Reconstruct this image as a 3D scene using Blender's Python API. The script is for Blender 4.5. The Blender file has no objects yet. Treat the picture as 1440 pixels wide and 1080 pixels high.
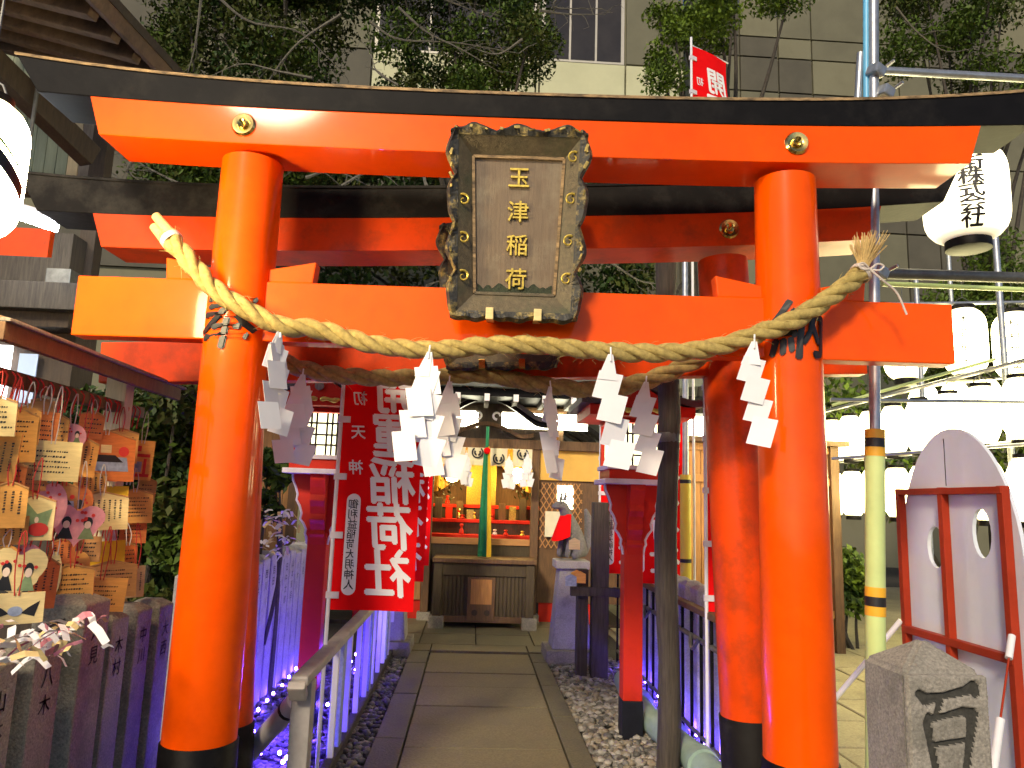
import bpy, bmesh, math, random
import numpy as np
from mathutils import Vector, Matrix, Euler, noise

R_ = math.radians
random.seed(7)
rng = np.random.default_rng(11)
scene = bpy.context.scene
COL = scene.collection

# ---------------------------------------------------------------- camera
EYE = 1.55
YAW, PITCH, ROLL, FPX = R_(-2.75), R_(9.1), R_(1.9), 1040.0
cam_d = bpy.data.cameras.new('camera')
cam_d.sensor_width = 36.0
cam_d.lens = 36.0 * FPX / 1440.0
cam_d.clip_start = 0.05
cam_d.clip_end = 400
cam = bpy.data.objects.new('camera', cam_d)
COL.objects.link(cam)
CAM_R = Matrix.Rotation(YAW, 3, 'Z') @ Matrix.Rotation(math.pi/2 + PITCH, 3, 'X') @ Matrix.Rotation(ROLL, 3, 'Z')
cam.matrix_world = Matrix.Translation((0, 0, EYE)) @ CAM_R.to_4x4()
scene.camera = cam

# ---------------------------------------------------------------- night sky, faint light from the street behind on the left
SUN_AZ, SUN_EL = R_(-157), R_(31)          # azimuth measured from +Y towards +X
sun_dir = Vector((math.sin(SUN_AZ)*math.cos(SUN_EL), math.cos(SUN_AZ)*math.cos(SUN_EL), math.sin(SUN_EL)))
world = bpy.data.worlds.new('World')
scene.world = world
world.use_nodes = True
wn = world.node_tree.nodes
wn.clear()
w_out = wn.new('ShaderNodeOutputWorld')
w_bg = wn.new('ShaderNodeBackground')
w_sky = wn.new('ShaderNodeTexSky')
w_sky.sky_type = 'NISHITA'
w_sky.sun_disc = False
w_sky.air_density = 0.45           # hazy, lamp-lit city air: little blue in the sky light
w_sky.dust_density = 0.6
w_sky.ozone_density = 0.2
w_sky.sun_elevation = SUN_EL
w_sky.sun_rotation = SUN_AZ
w_bg.inputs['Strength'].default_value = 0.05
world.node_tree.links.new(w_sky.outputs[0], w_bg.inputs[0])
world.node_tree.links.new(w_bg.outputs[0], w_out.inputs[0])
sun_l = bpy.data.lights.new('sun', 'SUN')
sun_l.energy = 1.15
sun_l.angle = R_(9)
sun_l.color = (1.0, 0.84, 0.60)
sun = bpy.data.objects.new('sun', sun_l)
COL.objects.link(sun)
sun.rotation_euler = (-sun_dir).to_track_quat('-Z', 'Y').to_euler()
sun.location = sun_dir * 30
vs = scene.view_settings
vs.view_transform = 'Standard'
vs.look = 'None'
vs.exposure = 1.6
vs.gamma = 1.0
vs.use_curve_mapping = False
scene.cycles.use_denoising = True
try:
    scene.cycles.denoiser = 'OPENIMAGEDENOISE'
except Exception:
    pass
scene.cycles.use_light_tree = True
scene.cycles.max_bounces = 4
scene.cycles.diffuse_bounces = 3
scene.cycles.glossy_bounces = 2
scene.cycles.use_adaptive_sampling = True
scene.cycles.adaptive_threshold = 0.03
scene.cycles.sample_clamp_indirect = 6.0

# ---------------------------------------------------------------- helpers
def at(px, py, d):
    """world point on the plane y = d seen at photo pixel px, py"""
    r = CAM_R @ Vector(((px-720)/FPX, -(py-540)/FPX, -1))
    t = d / r.y
    return Vector((r.x*t, d, EYE + r.z*t))
def ground(px, py, z=0.0):
    r = CAM_R @ Vector(((px-720)/FPX, -(py-540)/FPX, -1))
    t = (z-EYE)/r.z
    return Vector((r.x*t, r.y*t, z))
T_ROT = Matrix.Rotation(YAW, 3, 'Z')
def tp(px, py, dist, dy=0.0):
    """the same on a plane parallel to the gates, in their local frame"""
    r = T_ROT.transposed() @ (CAM_R @ Vector(((px-720)/FPX, -(py-540)/FPX, -1)))
    t = (dist+dy)/r.y
    return Vector((r.x*t, dy, EYE + r.z*t))

MATRICES = {}
def props(o, label=None, cat=None, group=None, kind=None):
    if label: o['label'] = label
    if cat: o['category'] = cat
    if group: o['group'] = group
    if kind: o['kind'] = kind
    return o
def thing(name, label, cat, loc=(0, 0, 0), rot=(0, 0, 0), group=None):
    o = bpy.data.objects.new(name, None)
    COL.objects.link(o)
    o.empty_display_size = 0.1
    o.location = loc
    o.rotation_euler = rot
    MATRICES[o.name] = Matrix.LocRotScale(Vector(loc), Euler(rot), None)
    return props(o, label, cat, group)

def link_mesh(name, me, parent=None, local=False, recenter=True):
    o = bpy.data.objects.new(name, me)
    COL.objects.link(o)
    if parent is not None:
        o.parent = parent
        if not local and parent.name in MATRICES:
            o.matrix_parent_inverse = MATRICES[parent.name].inverted()
    elif recenter and len(me.vertices):
        n = len(me.vertices)
        a = np.empty(n*3, dtype=np.float32)
        me.vertices.foreach_get('co', a)
        a = a.reshape(-1, 3)
        lo, hi = a.min(0), a.max(0)
        c = np.array([(lo[0]+hi[0])/2, (lo[1]+hi[1])/2, lo[2]], dtype=np.float32)
        me.vertices.foreach_set('co', (a-c).ravel())
        o.location = [float(q) for q in c]
    return o

class MB:
    def __init__(s):
        s.v = []; s.f = []
    def add(s, vs_, fs):
        b = len(s.v)
        s.v += [tuple(q) for q in vs_]
        s.f += [tuple(i+b for i in f) for f in fs]
        return s
    def box(s, x0, x1, y0, y1, z0, z1):
        return s.add([(x0,y0,z0),(x1,y0,z0),(x1,y1,z0),(x0,y1,z0),(x0,y0,z1),(x1,y0,z1),(x1,y1,z1),(x0,y1,z1)],
                     [(3,2,1,0),(4,5,6,7),(0,1,5,4),(1,2,6,5),(2,3,7,6),(3,0,4,7)])
    def obox(s, c, size, rot=(0, 0, 0)):
        m = Euler(rot).to_matrix()
        hx, hy, hz = size[0]/2, size[1]/2, size[2]/2
        q = [Vector(c) + m @ Vector(p) for p in [(-hx,-hy,-hz),(hx,-hy,-hz),(hx,hy,-hz),(-hx,hy,-hz),(-hx,-hy,hz),(hx,-hy,hz),(hx,hy,hz),(-hx,hy,hz)]]
        return s.add(q, [(3,2,1,0),(4,5,6,7),(0,1,5,4),(1,2,6,5),(2,3,7,6),(3,0,4,7)])
    def bar(s, a, b, w, h=None, up=(0, 0, 1)):
        h = h or w
        a, b = Vector(a), Vector(b)
        d = (b-a).normalized()
        u = Vector(up)
        if abs(d.dot(u)) > 0.98: u = Vector((1, 0, 0))
        x = d.cross(u).normalized()
        z = x.cross(d)
        q = [p + x*i*w/2 + z*j*h/2 for p in (a, b) for i, j in ((-1,-1),(1,-1),(1,1),(-1,1))]
        return s.add(q, [(3,2,1,0),(4,5,6,7),(0,1,5,4),(1,2,6,5),(2,3,7,6),(3,0,4,7)])
    def tube(s, pts, r, n=8, cap=True):
        pts = [Vector(p) for p in pts]
        m = len(pts)
        rs = r if isinstance(r, (list, tuple)) else [r]*m
        vv, ff = [], []
        prev = None
        for i, p in enumerate(pts):
            d = (pts[min(i+1, m-1)] - pts[max(i-1, 0)])
            d = d.normalized() if d.length > 1e-9 else Vector((0, 0, 1))
            if prev is None:
                u = Vector((0, 0, 1)) if abs(d.z) < 0.9 else Vector((1, 0, 0))
                x = d.cross(u).normalized()
            else:
                x = (prev - d*prev.dot(d)).normalized()
            prev = x
            y = d.cross(x)
            for k in range(n):
                a = 2*math.pi*k/n
                vv.append(p + (x*math.cos(a) + y*math.sin(a))*rs[i])
        for i in range(m-1):
            for k in range(n):
                ff.append((i*n+k, i*n+(k+1) % n, (i+1)*n+(k+1) % n, (i+1)*n+k))
        if cap:
            ff.append(tuple(range(n-1, -1, -1)))
            ff.append(tuple((m-1)*n+k for k in range(n)))
        return s.add(vv, ff)
    def lathe(s, prof, n=24, c=(0, 0, 0), sx=1, sy=1, cap=True):
        vv, ff = [], []
        m = len(prof)
        for r, z in prof:
            for k in range(n):
                a = 2*math.pi*k/n
                vv.append((c[0]+sx*r*math.cos(a), c[1]+sy*r*math.sin(a), c[2]+z))
        for i in range(m-1):
            for k in range(n):
                ff.append((i*n+k, i*n+(k+1) % n, (i+1)*n+(k+1) % n, (i+1)*n+k))
        if cap:
            ff.append(tuple(range(n-1, -1, -1)))
            ff.append(tuple((m-1)*n+k for k in range(n)))
        return s.add(vv, ff)
    def prism(s, poly, o, ux, uy, depth):
        """polygon (counter-clockwise in ux, uy) pushed out by the vector depth"""
        o, ux, uy, depth = Vector(o), Vector(ux), Vector(uy), Vector(depth)
        a = [o + ux*p[0] + uy*p[1] for p in poly]
        n = len(a)
        return s.add(a + [p + depth for p in a],
                     [tuple(range(n-1, -1, -1)), tuple(range(n, 2*n))] + [(i, (i+1) % n, n+(i+1) % n, n+i) for i in range(n)])
    def sweepx(s, stations):
        """stations: list of cross-sections (same number of points each)"""
        n = len(stations[0])
        vv = [p for st in stations for p in st]
        ff = []
        for i in range(len(stations)-1):
            for k in range(n):
                ff.append((i*n+k, (i+1)*n+k, (i+1)*n+(k+1) % n, i*n+(k+1) % n))
        ff.append(tuple(range(n)))
        b = (len(stations)-1)*n
        ff.append(tuple(b+k for k in range(n-1, -1, -1)))
        return s.add(vv, ff)
    def mesh(s, name):
        me = bpy.data.meshes.new(name)
        me.from_pydata(s.v, [], s.f)
        me.update()
        return me
    def build(s, name, mat, parent=None, smooth=False, bevel=0.0, local=False, fix=True):
        me = s.mesh(name)
        if fix or bevel:
            bm = bmesh.new()
            bm.from_mesh(me)
            bmesh.ops.recalc_face_normals(bm, faces=bm.faces)
            if bevel:
                es = [e for e in bm.edges if len(e.link_faces) == 2 and e.calc_face_angle(0) > 0.6]
                bmesh.ops.bevel(bm, geom=es, offset=bevel, segments=2, affect='EDGES', profile=0.6, clamp_overlap=True)
            bm.to_mesh(me)
            bm.free()
        if smooth:
            for p in me.polygons: p.use_smooth = True
            try: me.set_sharp_from_angle(angle=R_(38))
            except Exception: pass
        me.materials.append(mat)
        return link_mesh(name, me, parent, local)

def shell(verts, faces, name, mat, parent=None, smooth=False):
    me = bpy.data.meshes.new(name)
    v = np.asarray(verts, dtype=np.float32)
    f = np.asarray(faces, dtype=np.int32)
    k = f.shape[1]
    me.vertices.add(len(v)); me.vertices.foreach_set('co', v.ravel())
    me.loops.add(f.size); me.loops.foreach_set('vertex_index', f.ravel())
    me.polygons.add(len(f))
    me.polygons.foreach_set('loop_start', np.arange(0, f.size, k, dtype=np.int32))
    me.update(calc_edges=True)
    if smooth: me.polygons.foreach_set('use_smooth', np.ones(len(f), dtype=bool))
    me.materials.append(mat)
    return link_mesh(name, me, parent)

# ---------------------------------------------------------------- materials
MATS = {}
def M(name, col, rough=0.6, metal=0.0, var=0.35, vs=6.0, col2=None, stretch=(1, 1, 1), bump=0.0, bs=60.0,
      coat=0.0, emit=None, es=0.0, stain=None, stain_scale=2.0, stain_amt=0.5, spec=0.5, trans=0.0):
    if name in MATS: return MATS[name]
    m = bpy.data.materials.new(name)
    m.use_nodes = True
    nt = m.node_tree
    N, L = nt.nodes, nt.links
    b = N['Principled BSDF']
    c1 = tuple(col) + (1,)
    c2 = tuple(col2) + (1,) if col2 else tuple(q*(1-var) for q in col) + (1,)
    tc = N.new('ShaderNodeTexCoord')
    mp = N.new('ShaderNodeMapping')
    mp.inputs['Scale'].default_value = stretch
    L.new(tc.outputs['Object'], mp.inputs[0])
    nz = N.new('ShaderNodeTexNoise')
    nz.inputs['Scale'].default_value = vs
    nz.inputs['Detail'].default_value = 5
    nz.inputs['Roughness'].default_value = 0.65
    L.new(mp.outputs[0], nz.inputs['Vector'])
    rp = N.new('ShaderNodeValToRGB')
    rp.color_ramp.elements[0].position = 0.33
    rp.color_ramp.elements[1].position = 0.68
    rp.color_ramp.elements[0].color = c2
    rp.color_ramp.elements[1].color = c1
    L.new(nz.outputs['Fac'], rp.inputs[0])
    out = rp.outputs[0]
    if stain:
        n2 = N.new('ShaderNodeTexNoise')
        n2.inputs['Scale'].default_value = stain_scale
        n2.inputs['Detail'].default_value = 7
        n2.inputs['Roughness'].default_value = 0.7
        L.new(tc.outputs['Object'], n2.inputs['Vector'])
        r2 = N.new('ShaderNodeValToRGB')
        r2.color_ramp.elements[0].position = 0.5
        r2.color_ramp.elements[1].position = 0.68
        r2.color_ramp.elements[0].color = (0, 0, 0, 1)
        r2.color_ramp.elements[1].color = (stain_amt,)*3 + (1,)
        L.new(n2.outputs['Fac'], r2.inputs[0])
        mx = N.new('ShaderNodeMixRGB')
        L.new(r2.outputs[0], mx.inputs[0])
        L.new(out, mx.inputs[1])
        mx.inputs[2].default_value = tuple(stain) + (1,)
        out = mx.outputs[0]
    L.new(out, b.inputs['Base Color'])
    b.inputs['Roughness'].default_value = rough
    b.inputs['Metallic'].default_value = metal
    b.inputs['Specular IOR Level'].default_value = spec
    b.inputs['Coat Weight'].default_value = coat
    b.inputs['Coat Roughness'].default_value = 0.07
    if trans:
        b.inputs['Subsurface Weight'].default_value = trans
        b.inputs['Subsurface Radius'].default_value = (0.02, 0.02, 0.02)
    if emit:
        b.inputs['Emission Color'].default_value = tuple(emit) + (1,)
        b.inputs['Emission Strength'].default_value = es
    if bump:
        n3 = N.new('ShaderNodeTexNoise')
        n3.inputs['Scale'].default_value = bs
        n3.inputs['Detail'].default_value = 4
        L.new(mp.outputs[0], n3.inputs['Vector'])
        bp = N.new('ShaderNodeBump')
        bp.inputs['Strength'].default_value = bump
        bp.inputs['Distance'].default_value = 0.01
        L.new(n3.outputs['Fac'], bp.inputs['Height'])
        L.new(bp.outputs[0], b.inputs['Normal'])
    MATS[name] = m
    return m

ORANGE = M('vermilion_lacquer', (0.90, 0.090, 0.0), 0.36, var=0.16, vs=3.5, coat=0.30, spec=0.05, stain=(0.66, 0.045, 0.0), stain_scale=1.7, stain_amt=0.45, bump=0.02, bs=14)
ORANGE_OLD = M('old_vermilion_paint', (0.74, 0.062, 0.001), 0.42, var=0.22, vs=4, coat=0.06, spec=0.15, stain=(0.25, 0.04, 0.01), stain_scale=4.5, stain_amt=0.6, bump=0.05, bs=22)
BLACK = M('black_lacquer', (0.006, 0.0055, 0.006), 0.5, spec=0.10, var=0.4, vs=9, stain=(0.02, 0.018, 0.016), stain_scale=5, stain_amt=0.5, bump=0.05, bs=40)
BLACK_OLD = M('worn_black_paint', (0.013, 0.011, 0.010), 0.6, spec=0.12, var=0.5, vs=6, stain=(0.045, 0.042, 0.036), stain_scale=3, stain_amt=0.6, bump=0.15, bs=30)
NAVY = M('dark_base_sleeve', (0.010, 0.011, 0.018), 0.5, spec=0.2, var=0.4, vs=12, bump=0.05)
EDGE = M('worn_edge_wood', (0.42, 0.27, 0.12), 0.7, var=0.85, vs=14, stretch=(1, 4, 4))
BRASS = M('brass', (0.78, 0.56, 0.18), 0.22, metal=1.0, var=0.3, vs=30)
GOLD = M('gold_leaf', (0.80, 0.58, 0.10), 0.35, metal=0.55, var=0.5, vs=60)
GOLD_OLD = M('worn_gilding', (0.50, 0.37, 0.10), 0.5, metal=0.3, var=0.7, vs=50, bump=.3, bs=90)
STRAW = M('straw_rope', (0.50, 0.38, 0.12), 0.9, var=0.45, vs=40, stretch=(1, 1, 1), bump=0.5, bs=220, col2=(0.27, 0.20, 0.06))
STRAW_OLD = M('weathered_straw_rope', (0.46, 0.34, 0.12), 0.95, var=0.5, vs=40, bump=0.5, bs=220, col2=(0.24, 0.17, 0.07))
STRAW_CUT = M('pale_cut_straw', (0.66, 0.46, 0.18), 0.9, var=0.35, vs=80, bump=0.3, bs=200)
PAPER = M('white_paper', (0.80, 0.79, 0.80), 0.8, var=0.06, vs=9, trans=0.0)
INK = M('black_ink', (0.010, 0.010, 0.011), 0.5, var=0.3)
GRANITE = M('granite', (0.34, 0.31, 0.26), 0.85, var=0.5, vs=130, stain=(0.10, 0.095, 0.075), stain_scale=3.5, stain_amt=0.75, bump=0.5, bs=90)
GRANITE_DARK = M('weathered_granite', (0.33, 0.30, 0.24), 0.9, var=0.5, vs=110, stain=(0.12, 0.115, 0.09), stain_scale=5, stain_amt=0.8, bump=0.6, bs=70)
GRANITE_PALE = M('pale_granite', (0.42, 0.40, 0.39), 0.85, var=0.35, vs=120, stain=(0.16, 0.15, 0.14), stain_scale=6, stain_amt=0.6, bump=0.4, bs=90)
PAVING = M('paving_stone', (0.20, 0.168, 0.09), 0.75, var=0.4, vs=70, stain=(0.13, 0.11, 0.065), stain_scale=2.2, stain_amt=0.7, bump=0.35, bs=60)
KERB = M('edge_stone', (0.14, 0.125, 0.074), 0.8, var=0.4, vs=70, stain=(0.07, 0.066, 0.05), stain_scale=3, stain_amt=0.7, bump=0.4, bs=60)
SOIL = M('dark_soil', (0.045, 0.04, 0.032), 0.95, var=0.5, vs=25, bump=0.8, bs=30)
PLAZA = M('plaza_paving', (0.42, 0.37, 0.22), 0.8, var=0.35, vs=60, stain=(0.18, 0.16, 0.11), stain_scale=1.5, stain_amt=0.6, bump=0.25, bs=60)
PEBBLE = [M('pebble_%s' % n, c, 0.7, var=0.35, vs=30, bump=0.2, bs=60) for n, c in (('grey', (0.20, 0.19, 0.17)), ('tan', (0.26, 0.22, 0.16)), ('pale', (0.36, 0.34, 0.30)), ('dark', (0.10, 0.095, 0.085)))]
WOOD_DARK = M('dark_timber', (0.055, 0.035, 0.02), 0.75, var=0.5, vs=9, stretch=(6, 6, 0.8), bump=0.3, bs=40)
WOOD_POST = M('weathered_post_wood', (0.075, 0.06, 0.045), 0.85, var=0.55, vs=9, stretch=(7, 7, 0.5), bump=0.5, bs=30)
WOOD_BROWN = M('brown_timber', (0.15, 0.076, 0.028), 0.65, var=0.45, vs=8, stretch=(6, 6, 0.8), bump=0.2, bs=40)
WOOD_EAVE = M('eave_timber', (0.16, 0.095, 0.05), 0.8, var=0.5, vs=5, stretch=(3, 3, 3), bump=0.2, bs=40)
WOOD_PALE = M('pale_timber', (0.62, 0.50, 0.30), 0.7, var=0.25, vs=8, stretch=(8, 8, 0.8), bump=0.15, bs=50)
WOOD_GREY = M('silvered_timber', (0.24, 0.20, 0.16), 0.8, var=0.4, vs=9, stretch=(9, 9, 0.7), bump=0.3, bs=50)
WOOD_BOX = M('box_timber', (0.075, 0.052, 0.022), 0.75, var=0.4, vs=9, stretch=(8, 8, 0.8), bump=0.3, bs=50)
WOOD_ORANGE = M('warm_cedar_boards', (0.48, 0.22, 0.06), 0.65, var=0.35, vs=7, stretch=(7, 7, 0.7), bump=0.15, bs=40)
PLAQUE_WOOD = M('plaque_board', (0.175, 0.12, 0.07), 0.55, var=0.35, vs=9, stretch=(12, 12, 0.7), stain=(0.26, 0.22, 0.14), stain_scale=4, stain_amt=0.5, bump=0.25, bs=40)
PLAQUE_FRAME = M('plaque_frame_wood', (0.125, 0.095, 0.05), 0.55, var=0.45, vs=14, stretch=(3, 3, 3), stain=(0.045, 0.055, 0.024), stain_scale=7, stain_amt=0.7, bump=0.3, bs=50)
PLAQUE_EDGE = M('plaque_edge', (0.035, 0.034, 0.03), 0.6, var=0.5, vs=30, stain=(0.45, 0.33, 0.09), stain_scale=16, stain_amt=0.8, bump=0.5, bs=50)
MOSS = M('moss_stain', (0.04, 0.05, 0.028), 0.95, var=0.5, vs=60, bump=0.6, bs=120)
GALV = M('galvanised_pipe', (0.48, 0.50, 0.52), 0.38, metal=0.75, var=0.3, vs=18, stain=(0.28, 0.27, 0.25), stain_scale=12)
GALV_DARK = M('dull_steel', (0.17, 0.17, 0.16), 0.5, metal=0.6, var=0.4, vs=18)
WHITE_POLE = M('white_pole', (0.74, 0.74, 0.76), 0.4, var=0.1)
BLUE_POLE = M('blue_pole', (0.12, 0.42, 0.68), 0.4, var=0.15)
SLEEVE = M('lime_pole_sleeve', (0.55, 0.68, 0.27), 0.45, var=0.14, vs=4, trans=0.0)
SLEEVE_Y = M('yellow_pole_sleeve', (0.80, 0.66, 0.05), 0.45, var=0.1, vs=4)
TAPE_Y = M('yellow_tape', (0.80, 0.42, 0.02), 0.5, var=0.1)
TAPE_K = M('black_tape', (0.012, 0.012, 0.014), 0.5)
RED_CLOTH = M('red_banner_cloth', (0.80, 0.006, 0.008), 0.9, spec=0.05, var=0.12, vs=5)
WHITE_PRINT = M('white_banner_print', (0.82, 0.80, 0.80), 0.85, var=0.05)
RED_PAINT = M('dark_red_paint', (0.62, 0.028, 0.010), 0.5, spec=0.2, var=0.3, vs=5, stain=(0.34, 0.016, 0.01), stain_scale=5, bump=0.05)
RED_FRAME = M('red_steel_frame', (0.36, 0.034, 0.010), 0.5, spec=0.2, var=0.2, vs=9)
WHITE_TRIM = M('white_trim_paint', (0.66, 0.62, 0.66), 0.5, var=0.2, vs=12)
BOARD_WHITE = M('white_board', (0.70, 0.76, 0.84), 0.4, var=0.12, vs=3, stain=(0.62, 0.60, 0.68), stain_scale=3, stain_amt=0.5)
PIPE_TEAL = M('pale_teal_pipe', (0.30, 0.42, 0.36), 0.5, var=0.25, vs=9)
RAIL_PAINT = M('grey_rail_paint', (0.36, 0.33, 0.30), 0.6, var=0.25, vs=12)
EMA_WOOD = M('ema_wood', (0.76, 0.36, 0.075), 0.65, var=0.22, vs=7, stretch=(2, 2, 14))
EMA_PALE = M('ema_pale_wood', (0.80, 0.62, 0.28), 0.65, var=0.2, vs=7, stretch=(2, 2, 14))
EMA_RED = M('ema_red_wood', (0.72, 0.20, 0.04), 0.65, var=0.25, vs=7, stretch=(2, 2, 14))
EMA_DARK = M('ema_brown_wood', (0.50, 0.24, 0.07), 0.65, var=0.25, vs=7, stretch=(2, 2, 14))
CORD_RED = M('red_cord', (0.62, 0.04, 0.03), 0.8)
CORD_WHITE = M('white_cord', (0.70, 0.62, 0.55), 0.8)
PINK = M('pink_print', (0.78, 0.34, 0.40), 0.7, var=0.25, vs=30)
VIOLET = M('violet_print', (0.50, 0.25, 0.50), 0.7, var=0.25, vs=30)
RED_PRINT = M('red_print', (0.75, 0.04, 0.03), 0.7)
GREEN_PRINT = M('green_print', (0.24, 0.34, 0.16), 0.7, var=0.35, vs=40)
SKIN_PRINT = M('face_print', (0.80, 0.62, 0.48), 0.7, var=0.05)
BLUE_PRINT = M('blue_grey_print', (0.34, 0.40, 0.55), 0.7, var=0.4, vs=40)
PINK_PAPER = M('pink_paper', (0.78, 0.30, 0.36), 0.8, var=0.3, vs=30)
LEAF = [M('leaf_%s' % n, c, 0.6, spec=0.25, var=0.3, vs=3) for n, c in (('deep', (0.026, 0.055, 0.009)), ('mid', (0.065, 0.11, 0.012)), ('bright', (0.115, 0.18, 0.015)), ('dull', (0.060, 0.074, 0.012)))]
BARK = M('pale_bark', (0.14, 0.128, 0.10), 0.9, var=0.45, vs=20, bump=0.5)
BARK_DARK = M('dark_bark', (0.06, 0.05, 0.04), 0.9, var=0.45, vs=20, bump=0.5)
CONCRETE = M('facade_concrete', (0.165, 0.158, 0.098), 0.85, var=0.2, vs=1.2, stain=(0.12, 0.115, 0.08), stain_scale=0.6, stain_amt=0.5)
PANEL_PALE = M('facade_pale_panel', (0.46, 0.46, 0.29), 0.8, var=0.12, vs=1.2)
PANEL_GREY = M('facade_grey_panel', (0.125, 0.12, 0.076), 0.8, var=0.2, vs=1.2)
PANEL_DIM = M('facade_dim_panel', (0.08, 0.074, 0.052), 0.8, var=0.25, vs=1.2)
WINDOW_DARK = M('dark_window_glass', (0.035, 0.03, 0.025), 0.12, var=0.5, vs=0.8)
ALU = M('aluminium_frame', (0.40, 0.38, 0.33), 0.5, metal=0.3, var=0.1)
ROOF_COPPER = M('roof_sheet', (0.085, 0.095, 0.08), 0.5, var=0.35, vs=6, stain=(0.15, 0.16, 0.13), stain_scale=2)
ROOF_DARK = M('dark_roof', (0.05, 0.045, 0.05), 0.55, var=0.35, vs=9)
NOREN = M('noren_cloth', (0.72, 0.66, 0.46), 0.85, var=0.1, vs=9)
YELLOW_WALL = M('ochre_wall', (0.72, 0.42, 0.08), 0.7, var=0.15, vs=5)
GOLD_CLOTH = M('gold_brocade', (0.62, 0.34, 0.05), 0.6, var=0.55, vs=26)
GREEN_CLOTH = M('green_cloth', (0.01, 0.22, 0.09), 0.8, var=0.25, vs=18)
YELLOW_CLOTH = M('yellow_cloth', (0.85, 0.52, 0.02), 0.8, var=0.15, vs=18)
STONE_FOX = M('fox_stone', (0.17, 0.165, 0.17), 0.85, var=0.4, vs=60, bump=0.3)
PLASTER = M('plaster_wall', (0.42, 0.38, 0.30), 0.85, var=0.2, vs=3)
GREEN_WALL = M('pale_green_boards', (0.30, 0.34, 0.24), 0.8, var=0.3, vs=4, stretch=(8, 8, 0.6))
BLUE_PAPER = M('pale_blue_notice', (0.45, 0.58, 0.85), 0.7, var=0.08)
CABLE = M('black_cable', (0.012, 0.012, 0.012), 0.5)

def lit(name, col, st, rib=0.0):
    """paper or glass lit from within; rib makes the faint hoops of a paper lantern"""
    if name in MATS: return MATS[name]
    m = bpy.data.materials.new(name)
    m.use_nodes = True
    N, L = m.node_tree.nodes, m.node_tree.links
    b = N['Principled BSDF']
    b.inputs['Base Color'].default_value = (0.8, 0.76, 0.66, 1)
    b.inputs['Roughness'].default_value = 0.8
    b.inputs['Emission Color'].default_value = tuple(col) + (1,)
    b.inputs['Emission Strength'].default_value = st
    if rib:
        tc = N.new('ShaderNodeTexCoord')
        w = N.new('ShaderNodeTexWave')
        w.bands_direction = 'Z'
        w.inputs['Scale'].default_value = rib
        L.new(tc.outputs['Object'], w.inputs['Vector'])
        mr = N.new('ShaderNodeMapRange')
        mr.inputs['To Min'].default_value = st*0.82
        mr.inputs['To Max'].default_value = st
        L.new(w.outputs['Fac'], mr.inputs['Value'])
        # the bulb hangs in the middle, so the paper is brightest there and dims towards both hoops
        sp = N.new('ShaderNodeSeparateXYZ')
        L.new(tc.outputs['Generated'], sp.inputs[0])
        prev = sp.outputs['Z']
        for op, val in (('SUBTRACT', 0.5), ('ABSOLUTE', 0.0), ('MULTIPLY', 2.0), ('POWER', 2.6), ('MULTIPLY', -0.95), ('ADD', 1.0)):
            mm = N.new('ShaderNodeMath')
            mm.operation = op
            mm.inputs[1].default_value = val
            L.new(prev, mm.inputs[0])
            prev = mm.outputs[0]
        mx = N.new('ShaderNodeMath')
        mx.operation = 'MULTIPLY'
        L.new(mr.outputs[0], mx.inputs[0])
        L.new(prev, mx.inputs[1])
        L.new(mx.outputs[0], b.inputs['Emission Strength'])
        bp = N.new('ShaderNodeBump')
        bp.inputs['Strength'].default_value = 0.4
        bp.inputs['Distance'].default_value = 0.004
        L.new(w.outputs['Fac'], bp.inputs['Height'])
        L.new(bp.outputs[0], b.inputs['Normal'])
    MATS[name] = m
    return m
LANTERN_NEAR = lit('lantern_paper_near', (1.0, 0.88, 0.55), 1.8, rib=16)
LANTERN_LEFT = lit('lantern_paper_left', (1.0, 0.78, 0.42), 56.0, rib=16)
LANTERN_FAR = lit('lantern_paper_far', (1.0, 0.88, 0.42), 8.0, rib=16)
TUBE_WHITE = lit('fluorescent_tube', (0.86, 0.95, 1.0), 30)
LAMP_WARM = lit('warm_lamp', (1.0, 0.68, 0.20), 34)
LAMP_PANEL = lit('lit_white_panel', (1.0, 0.94, 0.66), 8.0)
LAMP_BOX = lit('lit_paper_box', (1.0, 0.96, 0.58), 0.9)
LED = lit('blue_led', (0.09, 0.04, 1.0), 210)
SHOP_GLOW = lit('lit_window', (1.0, 0.97, 1.0), 3.0)

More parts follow.
